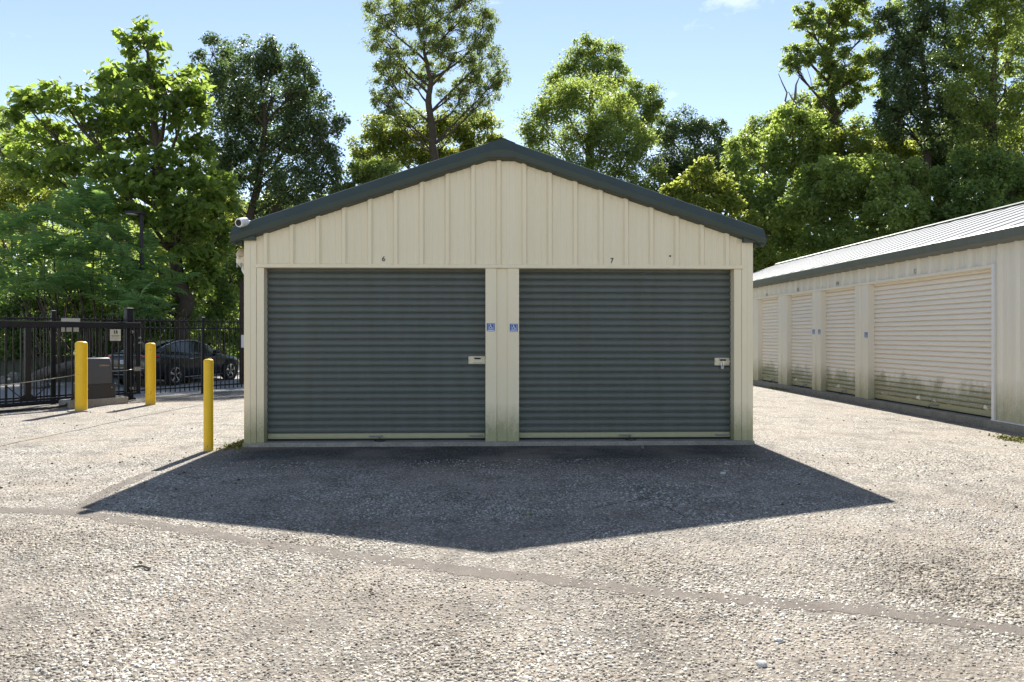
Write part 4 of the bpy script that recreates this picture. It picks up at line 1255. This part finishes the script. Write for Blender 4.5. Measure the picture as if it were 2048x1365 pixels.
def a_of(u, d=0.0):
    """position along the gate line of photo column u"""
    xc = (u - CX) / F_PX
    dx, dy = _s + xc * _c, _c - xc * _s
    ox, oy = GO.x + GF.n.x * d, GO.y + GF.n.y * d
    # o + a*e1 parallel to (dx, dy)
    return (oy * dx - ox * dy) / (GF.e1.x * dy - GF.e1.y * dx)

def post(fr, a, d, w, z0, z1, name, parent, cap=True, mat='black_metal'):
    o = MB(fr).bbox(a - w / 2, a + w / 2, d - w / 2, d + w / 2, z0, z1, w * .08).build(name, mat, parent)
    if cap:
        c = MB(fr)
        c.loft([[(a + sx * q, d + sy * q, z) for sx, sy in ((-1, -1), (1, -1), (1, 1), (-1, 1))] for q, z in ((w * .56, z1 + .001), (w * .56, z1 + .012), (w * .30, z1 + .026))], True, True)
        c.build('post_cap', mat, o)
    return o
# ---- fence
fence = empty('picket_fence', GF(-1.9, FENCE_D, 0), 'black steel picket fence running behind the gate to the near shed', 'fence')
FA0, FA1 = -5.2, 6.0
posts = [(-5.0, .075, 2.03), (-3.3, .075, 2.05), (-1.69, .085, 2.10), (1.89, .075, 2.03), (3.9, .075, 2.03), (5.9, .075, 2.03)]
for a, w, h in posts:
    post(GF, a, FENCE_D, w, -.05, h, 'fence_post', fence)
for z in (1.93, 1.745, .19):
    MB(GF).bbox(FA0, FA1, FENCE_D - .02, FENCE_D + .02, z - .018, z + .018, .003).build('fence_rail', 'black_metal', fence)
pk = None
a = FA0 + .06
while a < FA1:
    if all(abs(a - p[0]) > .055 for p in posts):
        base = Vector(GF(a, FENCE_D, .09))
        if pk is None:
            m_ = MB(GF).box(a - .0095, a + .0095, FENCE_D - .0095, FENCE_D + .0095, .09, 1.985)
            m_.loft([[(a + sx * q, FENCE_D + sy * q, z) for sx, sy in ((-1, -1), (1, -1), (1, 1), (-1, 1))] for q, z in ((.0125, 1.985), (.0125, 1.998), (.002, 2.035))], True, True)
            pk = m_.build('picket', 'black_metal', fence, origin=base)
        else:
            again(pk, base, fence)
    a += .128
# ---- thick gate post with guide rollers
gp = empty('gate_post', GF(-.12, -.20, 0), 'thick black steel post holding the right end of the sliding gate', 'post')
post(GF, -.14, -.24, .16, -.05, 2.20, 'shaft', gp)
MB(GF).bbox(-.26, -.02, -.33, -.13, .0, .05, .01).build('foot_plate', 'black_metal', gp)
for z in (1.64, .28):
    MB(GF).tube([(-.14, -.16, z), (-.14, -.05, z)], .035, 10).build('guide_roller', 'steel', gp, smooth=True)
MB(GF).tube([(-.02, -.15, .34), (.05, -.1, .12)], .008, 5).build('stay', 'steel', gp)
# ---- sliding gate
gate = empty('sliding_gate', GF(-2, 0, 0), 'black steel sliding gate with a thick top beam', 'gate')
GA = -5.5
MB(GF).bbox(GA, .0, -.055, .055, 1.735, 1.865, .006).build('top_beam', 'black_metal', gate)
MB(GF).bbox(GA, -.002, -.03, .03, .145, .19, .004).build('bottom_rail', 'black_metal', gate)
MB(GF).tube([(GA, .02, .085), (-2.6, .02, .088), (-1.25, .02, .10)], .045, 10).build('ground_tube', 'black_metal', gate, smooth=True)
MB(GF).bbox(-.075, .0, -.032, .032, .192, 1.733, .005).build('end_stile', 'black_metal', gate)
MB(GF).box(.001, .006, -.034, .034, .15, 1.85).build('end_strip', 'steel', gate)
au = a_of(55)
gs = MB(GF).bbox(au - .055, au + .055, -.05, .05, .192, 1.733, .006).build('gate_stile', 'black_metal', gate)
g_ = MB(GF)
for s in (-1, 1):
    g_.prism([(au + s * .056, .193), (au + s * .17, .193), (au + s * .056, .30)][::s], -.02, .02)
g_.build('gusset', 'black_metal', gs)
for s in (-1, 1):
    MB(GF).tube([(au + s * .10, .03, .20), (au + s * .42, .03, .52)], .010, 6).build('brace_rod', 'black_metal', gate)
pg = None
a = -.20
while a > GA:
    if abs(a - au) > .07:
        base = Vector(GF(a, 0, .11))
        if pg is None:
            pg = MB(GF).box(a - .011, a + .011, -.011, .011, .11, 1.734).build('gate_picket', 'black_metal', gate, origin=base)
        else:
            again(pg, base, gate)
    a -= .142
br = MB(GF).bbox(-.16, .0, .034, .06, .70, .80, .004).build('chain_bracket', 'steel', gate)
for q in (-.13, -.08, -.03):
    MB(GF).tube([(q, .058, .75), (q, .068, .75)], .013, 6).build('bolt', 'galv', br)
for z in (1.50, 1.38):
    MB(GF).bbox(-.05, .012, .033, .05, z - .02, z + .02, .003).build('hinge_clip', 'steel', gate)
# chain pulled by the operator
OA = a_of(187, .42)
ch = MB(GF)
def sag(p, q, drop, k=14):
    p, q = Vector(p), Vector(q)
    return [tuple(p.lerp(q, t) - Vector((0, 0, drop * 4 * t * (1 - t)))) for t in np.linspace(0, 1, k)]
ch.tube(sag((-.15, .05, .75), (OA + .20, .36, .765), .03), .009, 5)
ch.tube(sag((OA - .2, .36, .70), (-4.9, .1, .42), .05), .009, 5)
tag(ch.build('drive_chain', 'galv', None, smooth='all'), 'thin steel drive chain stretched along the sliding gate', 'chain')
# warning sign, white panel, notice
def flat_sign(fr, a0, a1, d, z0, z1, mat, name, label, inked):
    root = empty(name, fr((a0 + a1) / 2, d, z0), label, 'sign')
    MB(fr).bbox(a0, a1, d, d + .004, z0, z1, .001).build('plate', mat, root)
    inked(root, d + .0055)
    return root
sa0, sa1 = a_of(219.5), a_of(241)
def warn(root, e):
    w, h = sa1 - sa0, 1.70 - 1.43
    f = MB(GF)
    def blob(pts):
        i = f.pts([(sa0 + w * x, e, 1.43 + h * y) for x, y in pts]); f.f.append(tuple(range(i, i + len(pts))))
    blob([(.34, .86), (.42, .92), (.47, .84), (.44, .74), (.50, .62), (.43, .56), (.40, .66), (.33, .60), (.36, .72)])
    blob([(.54, .88), (.60, .93), (.68, .88), (.70, .72), (.66, .58), (.60, .60), (.60, .70), (.53, .62), (.55, .76)])
    f.build('pictogram', 'ink', root)
    for y, x0, x1 in ((.44, .10, .92), (.385, .18, .80)):
        MB(GF).box(sa0 + w * x0, sa0 + w * x1, e - .0006, e, 1.43 + h * y, 1.43 + h * (y + .028)).build('text_line', 'ink', root)
    for y in (.30, .24, .18, .12):
        MB(GF).box(sa0 + w * .08, sa0 + w * (.9 - .3 * (y == .12)), e - .0006, e, 1.43 + h * y, 1.43 + h * (y + .008)).build('text_line', 'ink', root)
flat_sign(GF, sa0, sa1, .012, 1.43, 1.70, 'sign_cream', 'warning_sign', 'small cream warning sign with black figures on the sliding gate', warn)
wa0, wa1 = a_of(121, FENCE_D), a_of(159, FENCE_D)
flat_sign(GF, wa0, wa1, FENCE_D + .03, 1.64, 1.95, 'sign_cream', 'blank_panel', 'pale blank panel on the fence behind the gate beam', lambda r, e: None)
na0 = a_of(481, FENCE_D)
flat_sign(GF, na0, na0 + .42, FENCE_D + .03, 1.21, 1.57, 'white', 'notice_sign', 'white notice on the fence, half hidden by the near shed corner', lambda r, e: [MB(GF).box(na0 + .16, na0 + .36, e - .0006, e, 1.28 + q * .045, 1.30 + q * .045).build('text_line', 'ink', r) for q in range(5)])
# ---- gate operator on its pad
pad = MB(GF)
pad.bbox(OA - .62, OA + .62, .20, .72, -.06, .155, .018)
tag(pad.build('concrete_pad', 'concrete', None), 'stained concrete pad under the gate operator', 'concrete pad')
op = empty('gate_operator', GF(OA, .46, .155), 'dark grey gate operator box on a concrete pad behind the thick bollard', 'gate operator')
MB(GF).bbox(OA - .36, OA + .37, .26, .66, .157, .48, .012).build('base_box', 'operator_base', op)
cov = MB(GF)
rows = []
for z, q, e in ((.482, 0, 0), (.70, .012, .004), (.98, .022, .012), (1.04, .040, .03), (1.062, .075, .06)):
    x0, x1, y0, y1 = OA - .32 + q, OA + .32 - q, .275 + e, .645 - e
    b = .035
    rows.append([(x0 + b, y0, z), (x1 - b, y0, z), (x1, y0 + b, z), (x1, y1 - b, z), (x1 - b, y1, z), (x0 + b, y1, z), (x0, y1 - b, z), (x0, y0 + b, z)])
cov.loft(rows, True, True)
cov = cov.build('cover', 'operator_grey', op, smooth=True)
text_part('LiftMaster', .052, GF, OA + .13, .641, .885, 'decal_gold', 'lettering', op)
for q in (-.22, .28):
    MB(GF).tube([(OA + q, .655, .38 + .03 * q), (OA + q, .668, .38 + .03 * q)], .011, 8).build('screw', 'galv', op)
MB(GF).tube([(OA, .46, 1.06), (OA, .46, 1.085)], .03, 10).build('lock_cap', 'steel', op)
cd = MB(GF)
cd.tube([(OA - .36, .50, .42), (OA - .42, .52, .30), (OA - .52, .58, .14), (OA - .66, .64, .05), (OA - .90, .66, .03), (OA - 1.5, .62, .025), (OA - 3.2, .55, .025)], .024, 8)
tag(cd.build('cable_conduit', 'rubber', None, smooth='all'), 'black flexible conduit curling from the operator across the asphalt', 'conduit')

# ---- area light and brown pole behind the fence
lpz = W(283, 428, 23.0)
lamp = empty('area_lamp', (lpz.x, lpz.y, 0), 'slim black area light standing among the left trees', 'street lamp')
MB().tube([(lpz.x, lpz.y, -.05), (lpz.x, lpz.y, lpz.z)], [.075, .06], 10).build('pole', 'black_metal', lamp, smooth=True)
MB().bbox(lpz.x - .46, lpz.x + .10, lpz.y - .22, lpz.y + .16, lpz.z - .02, lpz.z + .07, .02).build('lamp_head', 'black_metal', lamp)
MB().box(lpz.x - .42, lpz.x - .16, lpz.y - .18, lpz.y + .12, lpz.z - .032, lpz.z - .021).build('lens', 'white_plastic', lamp)
pp = G(484, 766)
wp = MB().tube([(pp.x, pp.y, -.1), (pp.x, pp.y, 3.35)], [.085, .075], 12)
tag(wp.build('wooden_pole', 'pole_wood', None, smooth=True), 'dark brown wooden pole half hidden by the left shed corner', 'pole')

# ---- fallen log and rocks beyond the gate
lg = MB()
p0, p1 = W(64, 756, 20.5), W(160, 724, 21.5)
lg.tube([p0, p0.lerp(p1, .3) + Vector((0, 0, .03)), p0.lerp(p1, .65), p1], [.13, .15, .14, .10], 10)
tag(lg.build('fallen_log', 'bark_pale', None, smooth=True), 'pale fallen log leaning on the bank beyond the gate', 'log')
def rock(u, v, r, h, label, seed, depth):
    rg = random.Random(seed)
    c = W(u, v, depth); c.z = 0
    rows = []
    for z, s in ((-.05, .9), (h * .35, 1.0), (h * .75, .72), (h, .3)):
        rows.append([(c.x + r * s * rg.uniform(.75, 1.2) * math.cos(t), c.y + r * .7 * s * rg.uniform(.75, 1.2) * math.sin(t), z * rg.uniform(.85, 1.1)) for t in np.linspace(0, 2 * math.pi, 9, endpoint=False)])
    tag(MB().loft(rows, True, True).build('rock', 'rock', None), label, 'rock', 'rocks beyond the gate')
rock(28, 760, .34, .34, 'rounded rock at the far left beyond the gate', 1, 22.5)
rock(5, 765, .3, .26, 'low rock cut by the left picture edge', 2, 22)
rock(70, 768, .42, .20, 'flat rock slab lying before the fallen log', 3, 20.2)
bank = MB()
bp = [W(u, 671, 25) for u in (-60, 40, 130, 220)]
bank.loft([[(p.x, p.y - 2.2, -.03), (p.x + .1, p.y - 1.2, .25), (p.x, p.y, .75), (p.x, p.y + 2, .9), (p.x, p.y + 5, -.03)] for p in bp], closed=False)
tag(bank.build('earth_bank', 'earth', None, smooth='all'), kind='structure')

# ---- parked car
def car():
    rear, front = G(343, 770.6), Vector((0, 0, 0))
    hd = Vector((.268, .963, 0)).normalized()
    left = Vector((-hd.y, hd.x, 0))
    # local axes: x forward (0 at the rear axle), y left, z up; visible side is the right (-y)
    org = rear + left * .78
    def T(x, y, z):
        p = org + hd * x + left * y
        return (p.x, p.y, z)
    root = empty('parked_car', org, 'black four-door sedan parked behind the picket fence', 'car')
    HWB = .0
    # stations: x, half width at waist, deck height (centre), waist height, bottom
    S = [(-1.00, .60, .78, .70, .42), (-.99, .72, .90, .74, .34), (-.93, .82, 1.00, .80, .27), (-.80, .87, 1.055, .86, .23), (-.45, .90, 1.06, .90, .20), (0, .905, 1.03, .92, .18), (.6, .91, .98, .92, .17),
         (1.4, .91, .96, .91, .17), (2.0, .91, .96, .90, .17), (2.45, .90, .93, .87, .18), (2.9, .885, .86, .81, .19), (3.25, .85, .78, .73, .20), (3.48, .76, .70, .64, .22), (3.58, .60, .60, .56, .28)]
    rings = []
    for x, w, zt, zw, zb in S:
        rings.append([(x, s * y, z) for s, seq in ((-1, 0), (1, 1)) for y, z in
                      ([(.0, zb), (w * .80, zb), (w * .95, zb + .07), (w * .985, zb + (zw - zb) * .45), (w, zw - .10), (w * .975, zw), (w * .90, zt - (zt - zw) * .35), (w * .55, zt), ] if s < 0 else
                       [(.0, zt + .012), (w * .55, zt), (w * .90, zt - (zt - zw) * .35), (w * .975, zw), (w, zw - .10), (w * .985, zb + (zw - zb) * .45), (w * .95, zb + .07), (w * .80, zb)])])
    MB(T).loft(rings, True, True).build('body', 'car_paint', root, smooth='all')
    # greenhouse
    Gs = [(-.62, .64, 1.06, .66, 1.055), (-.15, .70, 1.03, .62, 1.24), (.35, .74, 1.0, .58, 1.375), (.85, .76, .97, .57, 1.415), (1.3, .76, .96, .57, 1.40), (1.75, .74, .95, .57, 1.28), (2.25, .70, .95, .60, 1.06), (2.50, .66, .92, .62, .945)]
    rg = []
    for x, wb, zb, wt, zt in Gs:
        zm = zb + (zt - zb) * .93
        rg.append([(x, -wb, zb - .05), (x, -wb, zb), (x, -wt - .03, zm), (x, -wt * .86, zt + .004), (x, 0, zt + .022), (x, wt * .86, zt + .004), (x, wt + .03, zm), (x, wb, zb), (x, wb, zb - .05)])
    MB(T).loft(rg, False).build('cabin', 'car_paint', root, smooth='all')
    # glass panes just proud of the cabin skin
    def lerp_st(x):
        for a, b in zip(Gs, Gs[1:]):
            if a[0] <= x <= b[0]:
                t = (x - a[0]) / (b[0] - a[0])
                return [p + (q - p) * t for p, q in zip(a, b)]
    def side_pane(s, x0, x1, lo, hi, name):
        rows = []
        for x in np.linspace(x0, x1, 7):
            _, wb, zb, wt, zt = lerp_st(x)
            zm = zb + (zt - zb) * .93
            rows.append([(x, s * (wb + (wt + .03 - wb) * t + .007), zb + (zm - zb) * t) for t in (lo, .5, hi)])
        MB(T).loft(rows, False).build(name, 'car_glass', root, smooth='all')
    for s in (-1, 1):
        side_pane(s, -.12, .33, .10, .86, 'quarter_window')
        side_pane(s, .37, 1.12, .07, .93, 'rear_door_window')
        side_pane(s, 1.19, 2.02, .07, .93, 'front_door_window')
        # bright strip over the windows
        rows = []
        for x in np.linspace(-.35, 2.0, 12):
            _, wb, zb, wt, zt = lerp_st(x)
            zm = zb + (zt - zb) * .96
            rows.append((x, s * (wt + .034), zm + .006))
        MB(T).tube(rows, .011, 5).build('window_trim', 'chrome', root, smooth='all')
        MB(T).tube([(-.55, s * .885, .945), (.2, s * .90, .955), (1.4, s * .905, .945), (2.2, s * .90, .93)], .008, 5).build('beltline_trim', 'car_paint', root, smooth='all')
        MB(T).tube([(.45, s * .90, .235), (1.4, s * .905, .225), (2.3, s * .90, .235)], .02, 6).build('sill', 'steel', root, smooth='all')
        for xh in (.62, 1.55):
            MB(T).tube([(xh, s * .915, .80), (xh + .05, s * .935, .805), (xh + .17, s * .935, .805), (xh + .22, s * .915, .80)], .012, 6).build('door_handle', 'chrome', root, smooth='all')
        mm = MB(T)
        mm.loft([[(x, s * (y0 + q[0]), z + q[1]) for q in ((-.0, -.05), (.17, -.06), (.19, .0), (.16, .06), (.0, .05))] for x, y0, z in ((1.93, .80, 1.0), (2.0, .79, 1.0), (2.06, .80, 1.0))], True, True)
        mm.build('mirror', 'car_paint', root, smooth=True)
    rows = []
    for x in (-.55, -.3, .0, .28):
        _, wb, zb, wt, zt = lerp_st(x)
        rows.append([(x, y * wt * .80, zt + .03) for y in (-1, -.5, 0, .5, 1)])
    MB(T).loft(rows, False).build('rear_window', 'car_glass', root, smooth='all')
    rows = []
    for x in (1.42, 1.75, 2.25, 2.44):
        _, wb, zb, wt, zt = lerp_st(x)
        rows.append([(x, y * wt * .84, zt + .03) for y in (-1, -.5, 0, .5, 1)])
    MB(T).loft(rows, False).build('windscreen', 'car_glass', root, smooth='all')
    # tail: C-shaped lamps, plate, emblem, bumper trim
    for s in (-1, 1):
        t_ = MB(T)
        t_.loft([[(-.90 - .085 + .0, s * .52, z) if False else (x - .012, s * y, z) for x, y, z in ((-.965, .56, zz), (-.925, .80, zz), (-.80, .885, zz), (-.58, .908, zz))] for zz in (.955, .90)], False)
        t_.loft([[(x - .014, s * y, z) for x, y, z in ((-.955, .70, zz), (-.915, .825, zz), (-.80, .898, zz))] for zz in (.90, .80, .70)], False)
        t_.build('tail_light', 'tail_red', root)
        MB(T).loft([[(x - .019, s * y, z) for x, y, z in ((-.945, .74, zz), (-.91, .83, zz))] for zz in (.82, .77)], False).build('reverse_lamp', 'white_plastic', root)
        MB(T).box(-1.035, -1.00, s * .50 - .09, s * .50 + .09, .36, .42).build('reflector', 'tail_red', root)
    MB(T).bbox(-1.030, -1.012, -.17, .17, .70, .81, .004).build('licence_plate', 'plate_white', root)
    PF = lambda a, d, z: T(-1.033 - d, -a, z)
    text_part('LCK 603', .075, PF, 0, 0, .755, 'blue', 'plate_lettering', root)
    e_ = MB(T)
    for y in (-.04, .04):
        e_.tube([(-1.02, y * .8, .845), (-1.02, y * 1.1, .93)], .008, 5)
    e_.tube([(-1.02, -.035, .885), (-1.02, .035, .885)], .007, 5)
    e_.build('emblem', 'chrome', root)
    for zz, yw in ((.955, .60), (.565, .66), (.36, .62)):
        MB(T).tube([(-.985 - .02, -yw, zz), (-1.025, -yw * .5, zz + .006), (-1.03, 0, zz + .008), (-1.025, yw * .5, zz + .006), (-1.005, yw, zz)], .011, 5).build('trim_strip', 'chrome' if zz > .4 else 'steel', root, smooth='all')
    # wheels
    for xw in (0.0, 2.70):
        for s in (-1, 1):
            yc = s * .80
            ar = MB(T)
            ar.tube([(xw, s * .86, .335), (xw, s * .912, .335)], [.40, .40], 28)
            ar.build('wheel_arch', 'dark_hole', root)
            wh = MB(T)
            prof = [(.235, .08), (.24, .115), (.29, .122), (.315, .11), (.325, .06), (.325, -.06), (.31, -.11), (.235, -.09)]
            wh.loft([[(xw + r * math.cos(t), yc + s * o + s * .035, .325 + r * math.sin(t)) for t in np.linspace(0, 2 * math.pi, 30, endpoint=False)] for r, o in prof], True)
            wheel = wh.build('wheel', 'tyre', root, smooth=True)
            rim = MB(T)
            yo = yc + s * .135
            rim.loft([[(xw + r * math.cos(t), y, .325 + r * math.sin(t)) for t in np.linspace(0, 2 * math.pi, 30, endpoint=False)] for r, y in ((.238, yo - s * .02), (.238, yo + s * .006), (.218, yo + s * .006), (.214, yo - s * .05))], True)
            rim = rim.build('rim', 'chrome', wheel, smooth=True)
            MB(T).tube([(xw, yo - s * .07, .325), (xw, yo - s * .06, .325)], [.225, .225], 24).build('brake_shadow', 'dark_hole', rim)
            for j in range(5):
                t0 = 2 * math.pi * j / 5 + .3
                sp = MB(T)
                pts = [(.05, -.20), (.05, .20), (.222, .10 + .10), (.222, -.16)]
                i = sp.pts([(xw + r * math.cos(t0 + a_ * (1 if r < .1 else .9)), yo + s * (.004 if r < .1 else .008), .325 + r * math.sin(t0 + a_)) for r, a_ in pts])
                sp.f.append((i, i + 1, i + 2, i + 3))
                j2 = sp.pts([(xw + r * math.cos(t0 + a_), yo - s * .03, .325 + r * math.sin(t0 + a_)) for r, a_ in pts])
                for k in range(4):
                    sp.f.append((i + k, i + (k + 1) % 4, j2 + (k + 1) % 4, j2 + k))
                sp.build('spoke', 'chrome', rim)
            MB(T).tube([(xw, yo - s * .03, .325), (xw, yo + s * .014, .325)], [.055, .045], 14).build('hub', 'steel', rim, smooth=True)
car()

# ================================================================ small things on the ground
def moss_patch(u, v, ru, rv, label, seed, n=420):
    rng = np.random.default_rng(seed)
    c = G(u, v)
    k = (c.y) / F_PX
    dy = rv * c.y * c.y / (F_PX * CAM_H)
    C = np.stack([c.x + rng.normal(0, .5, n) * ru * k, c.y + rng.normal(0, .5, n) * dy, rng.uniform(.004, .022, n)], 1)
    vv, ff = leaves_np(rng, C, .035, .022, None, .9, 0.1)
    tag(np_mesh('moss', vv, ff, 'moss'), label, 'moss', kind='stuff')
moss_patch(478, 891, 26, 9, 'yellow-green moss at the left foot of the near shed', 1)
moss_patch(2040, 881, 34, 9, 'yellow moss at the right picture edge below the long shed', 2, 600)
moss_patch(1562, 779, 18, 5, 'moss at the foot of the pier between doors 15 and 16', 3, 300)
def debris():
    rng = np.random.default_rng(9)
    V, Fc = [], []
    spots = [(1180, 1100), (713, 1290), (283, 1018), (1555, 1215), (2022, 1282), (1710, 1240), (1745, 944), (1818, 885), (1836, 953), (1952, 941), (2008, 950), (1793, 842), (1960, 865), (1912, 877)]
    for _ in range(70):
        spots.append((rng.uniform(0, 480), rng.uniform(815, 1010)))
    for _ in range(70):
        spots.append((rng.uniform(1520, 2048), rng.uniform(800, 1120)))
    for _ in range(26):
        spots.append((rng.uniform(0, 2048), rng.uniform(1040, 1340)))
    for u, v in spots:
        if v < 830 and u > 1500 and v < 765 + .186 * (u - 1507) + 8:
            continue
        c = G(u, v); r = rng.uniform(.006, .017) * (.65 if v > 1030 else 1)
        i = len(V)
        for z, s in ((0, 1.0), (r * .6, .8), (r * .95, .35)):
            for t in np.linspace(0, 6.283, 6)[:-1]:
                V.append((c.x + r * s * rng.uniform(.7, 1.3) * math.cos(t), c.y + r * s * rng.uniform(.7, 1.3) * math.sin(t), z))
        for q in (0, 5):
            for k in range(5):
                a, b = i + q + k, i + q + (k + 1) % 5
                Fc += [(a, b, b + 5), (a, b + 5, a + 5)]
        Fc += [(i + 10, i + 11, i + 12), (i + 10, i + 12, i + 13), (i + 10, i + 13, i + 14)]
    tag(np_mesh('dark_debris', np.array(V), np.array(Fc), 'bark'), 'dark crumbs of bark and stone scattered over the asphalt', 'debris', kind='stuff')
debris()
def fallen_leaf(u, v, size, mat, label, seed):
    rng = np.random.default_rng(seed)
    c = np.array(G(u, v)); c[2] = .014
    vv, ff = leaves_np(rng, c[None], size, size * .6, None, 3.0, 0.0)
    tag(np_mesh('fallen_leaf', vv, ff, mat, origin=tuple(c)), label, 'leaf', 'fallen leaves on the asphalt')
fallen_leaf(1058, 1030, .085, 'leaf_yellow', 'small green leaf lying in the gable shadow', 1)
fallen_leaf(1100, 1072, .06, 'bark_pale', 'brown leaf near the shadow tip of the gable', 2)
fallen_leaf(1285, 897, .09, 'bark_pale', 'brown leaf before door 7', 3)
def chip(u, v, r, label, seed):
    rg = random.Random(seed)
    c = G(u, v)
    rows = [[(c.x + r * s * rg.uniform(.75, 1.2) * math.cos(t), c.y + r * .7 * s * rg.uniform(.75, 1.2) * math.sin(t), z) for t in np.linspace(0, 2 * math.pi, 8, endpoint=False)] for z, s in ((0, 1), (r * .45, .9), (r * .6, .5))]
    tag(MB().loft(rows, True, True).build('stone_chip', 'pale_stone', None), label, 'stone', 'large white stone chips')
chip(1523, 1331, .032, 'largest white stone chip at the lower right of the paving', 1)
chip(1556, 1283, .024, 'smaller white stone chip above the largest one', 2)
chip(1446, 948, .035, 'white chip lying in the shadow before door 7', 3)
tw = MB().tube([tuple(G(268, 1139))[:2] + (.012,), tuple(G(284, 1137))[:2] + (.016,), tuple(G(300, 1141))[:2] + (.012,)], .008, 6)
tag(tw.build('twig', 'bark_pale', None, smooth=True), 'short pale twig on the sunlit paving at lower left', 'twig')
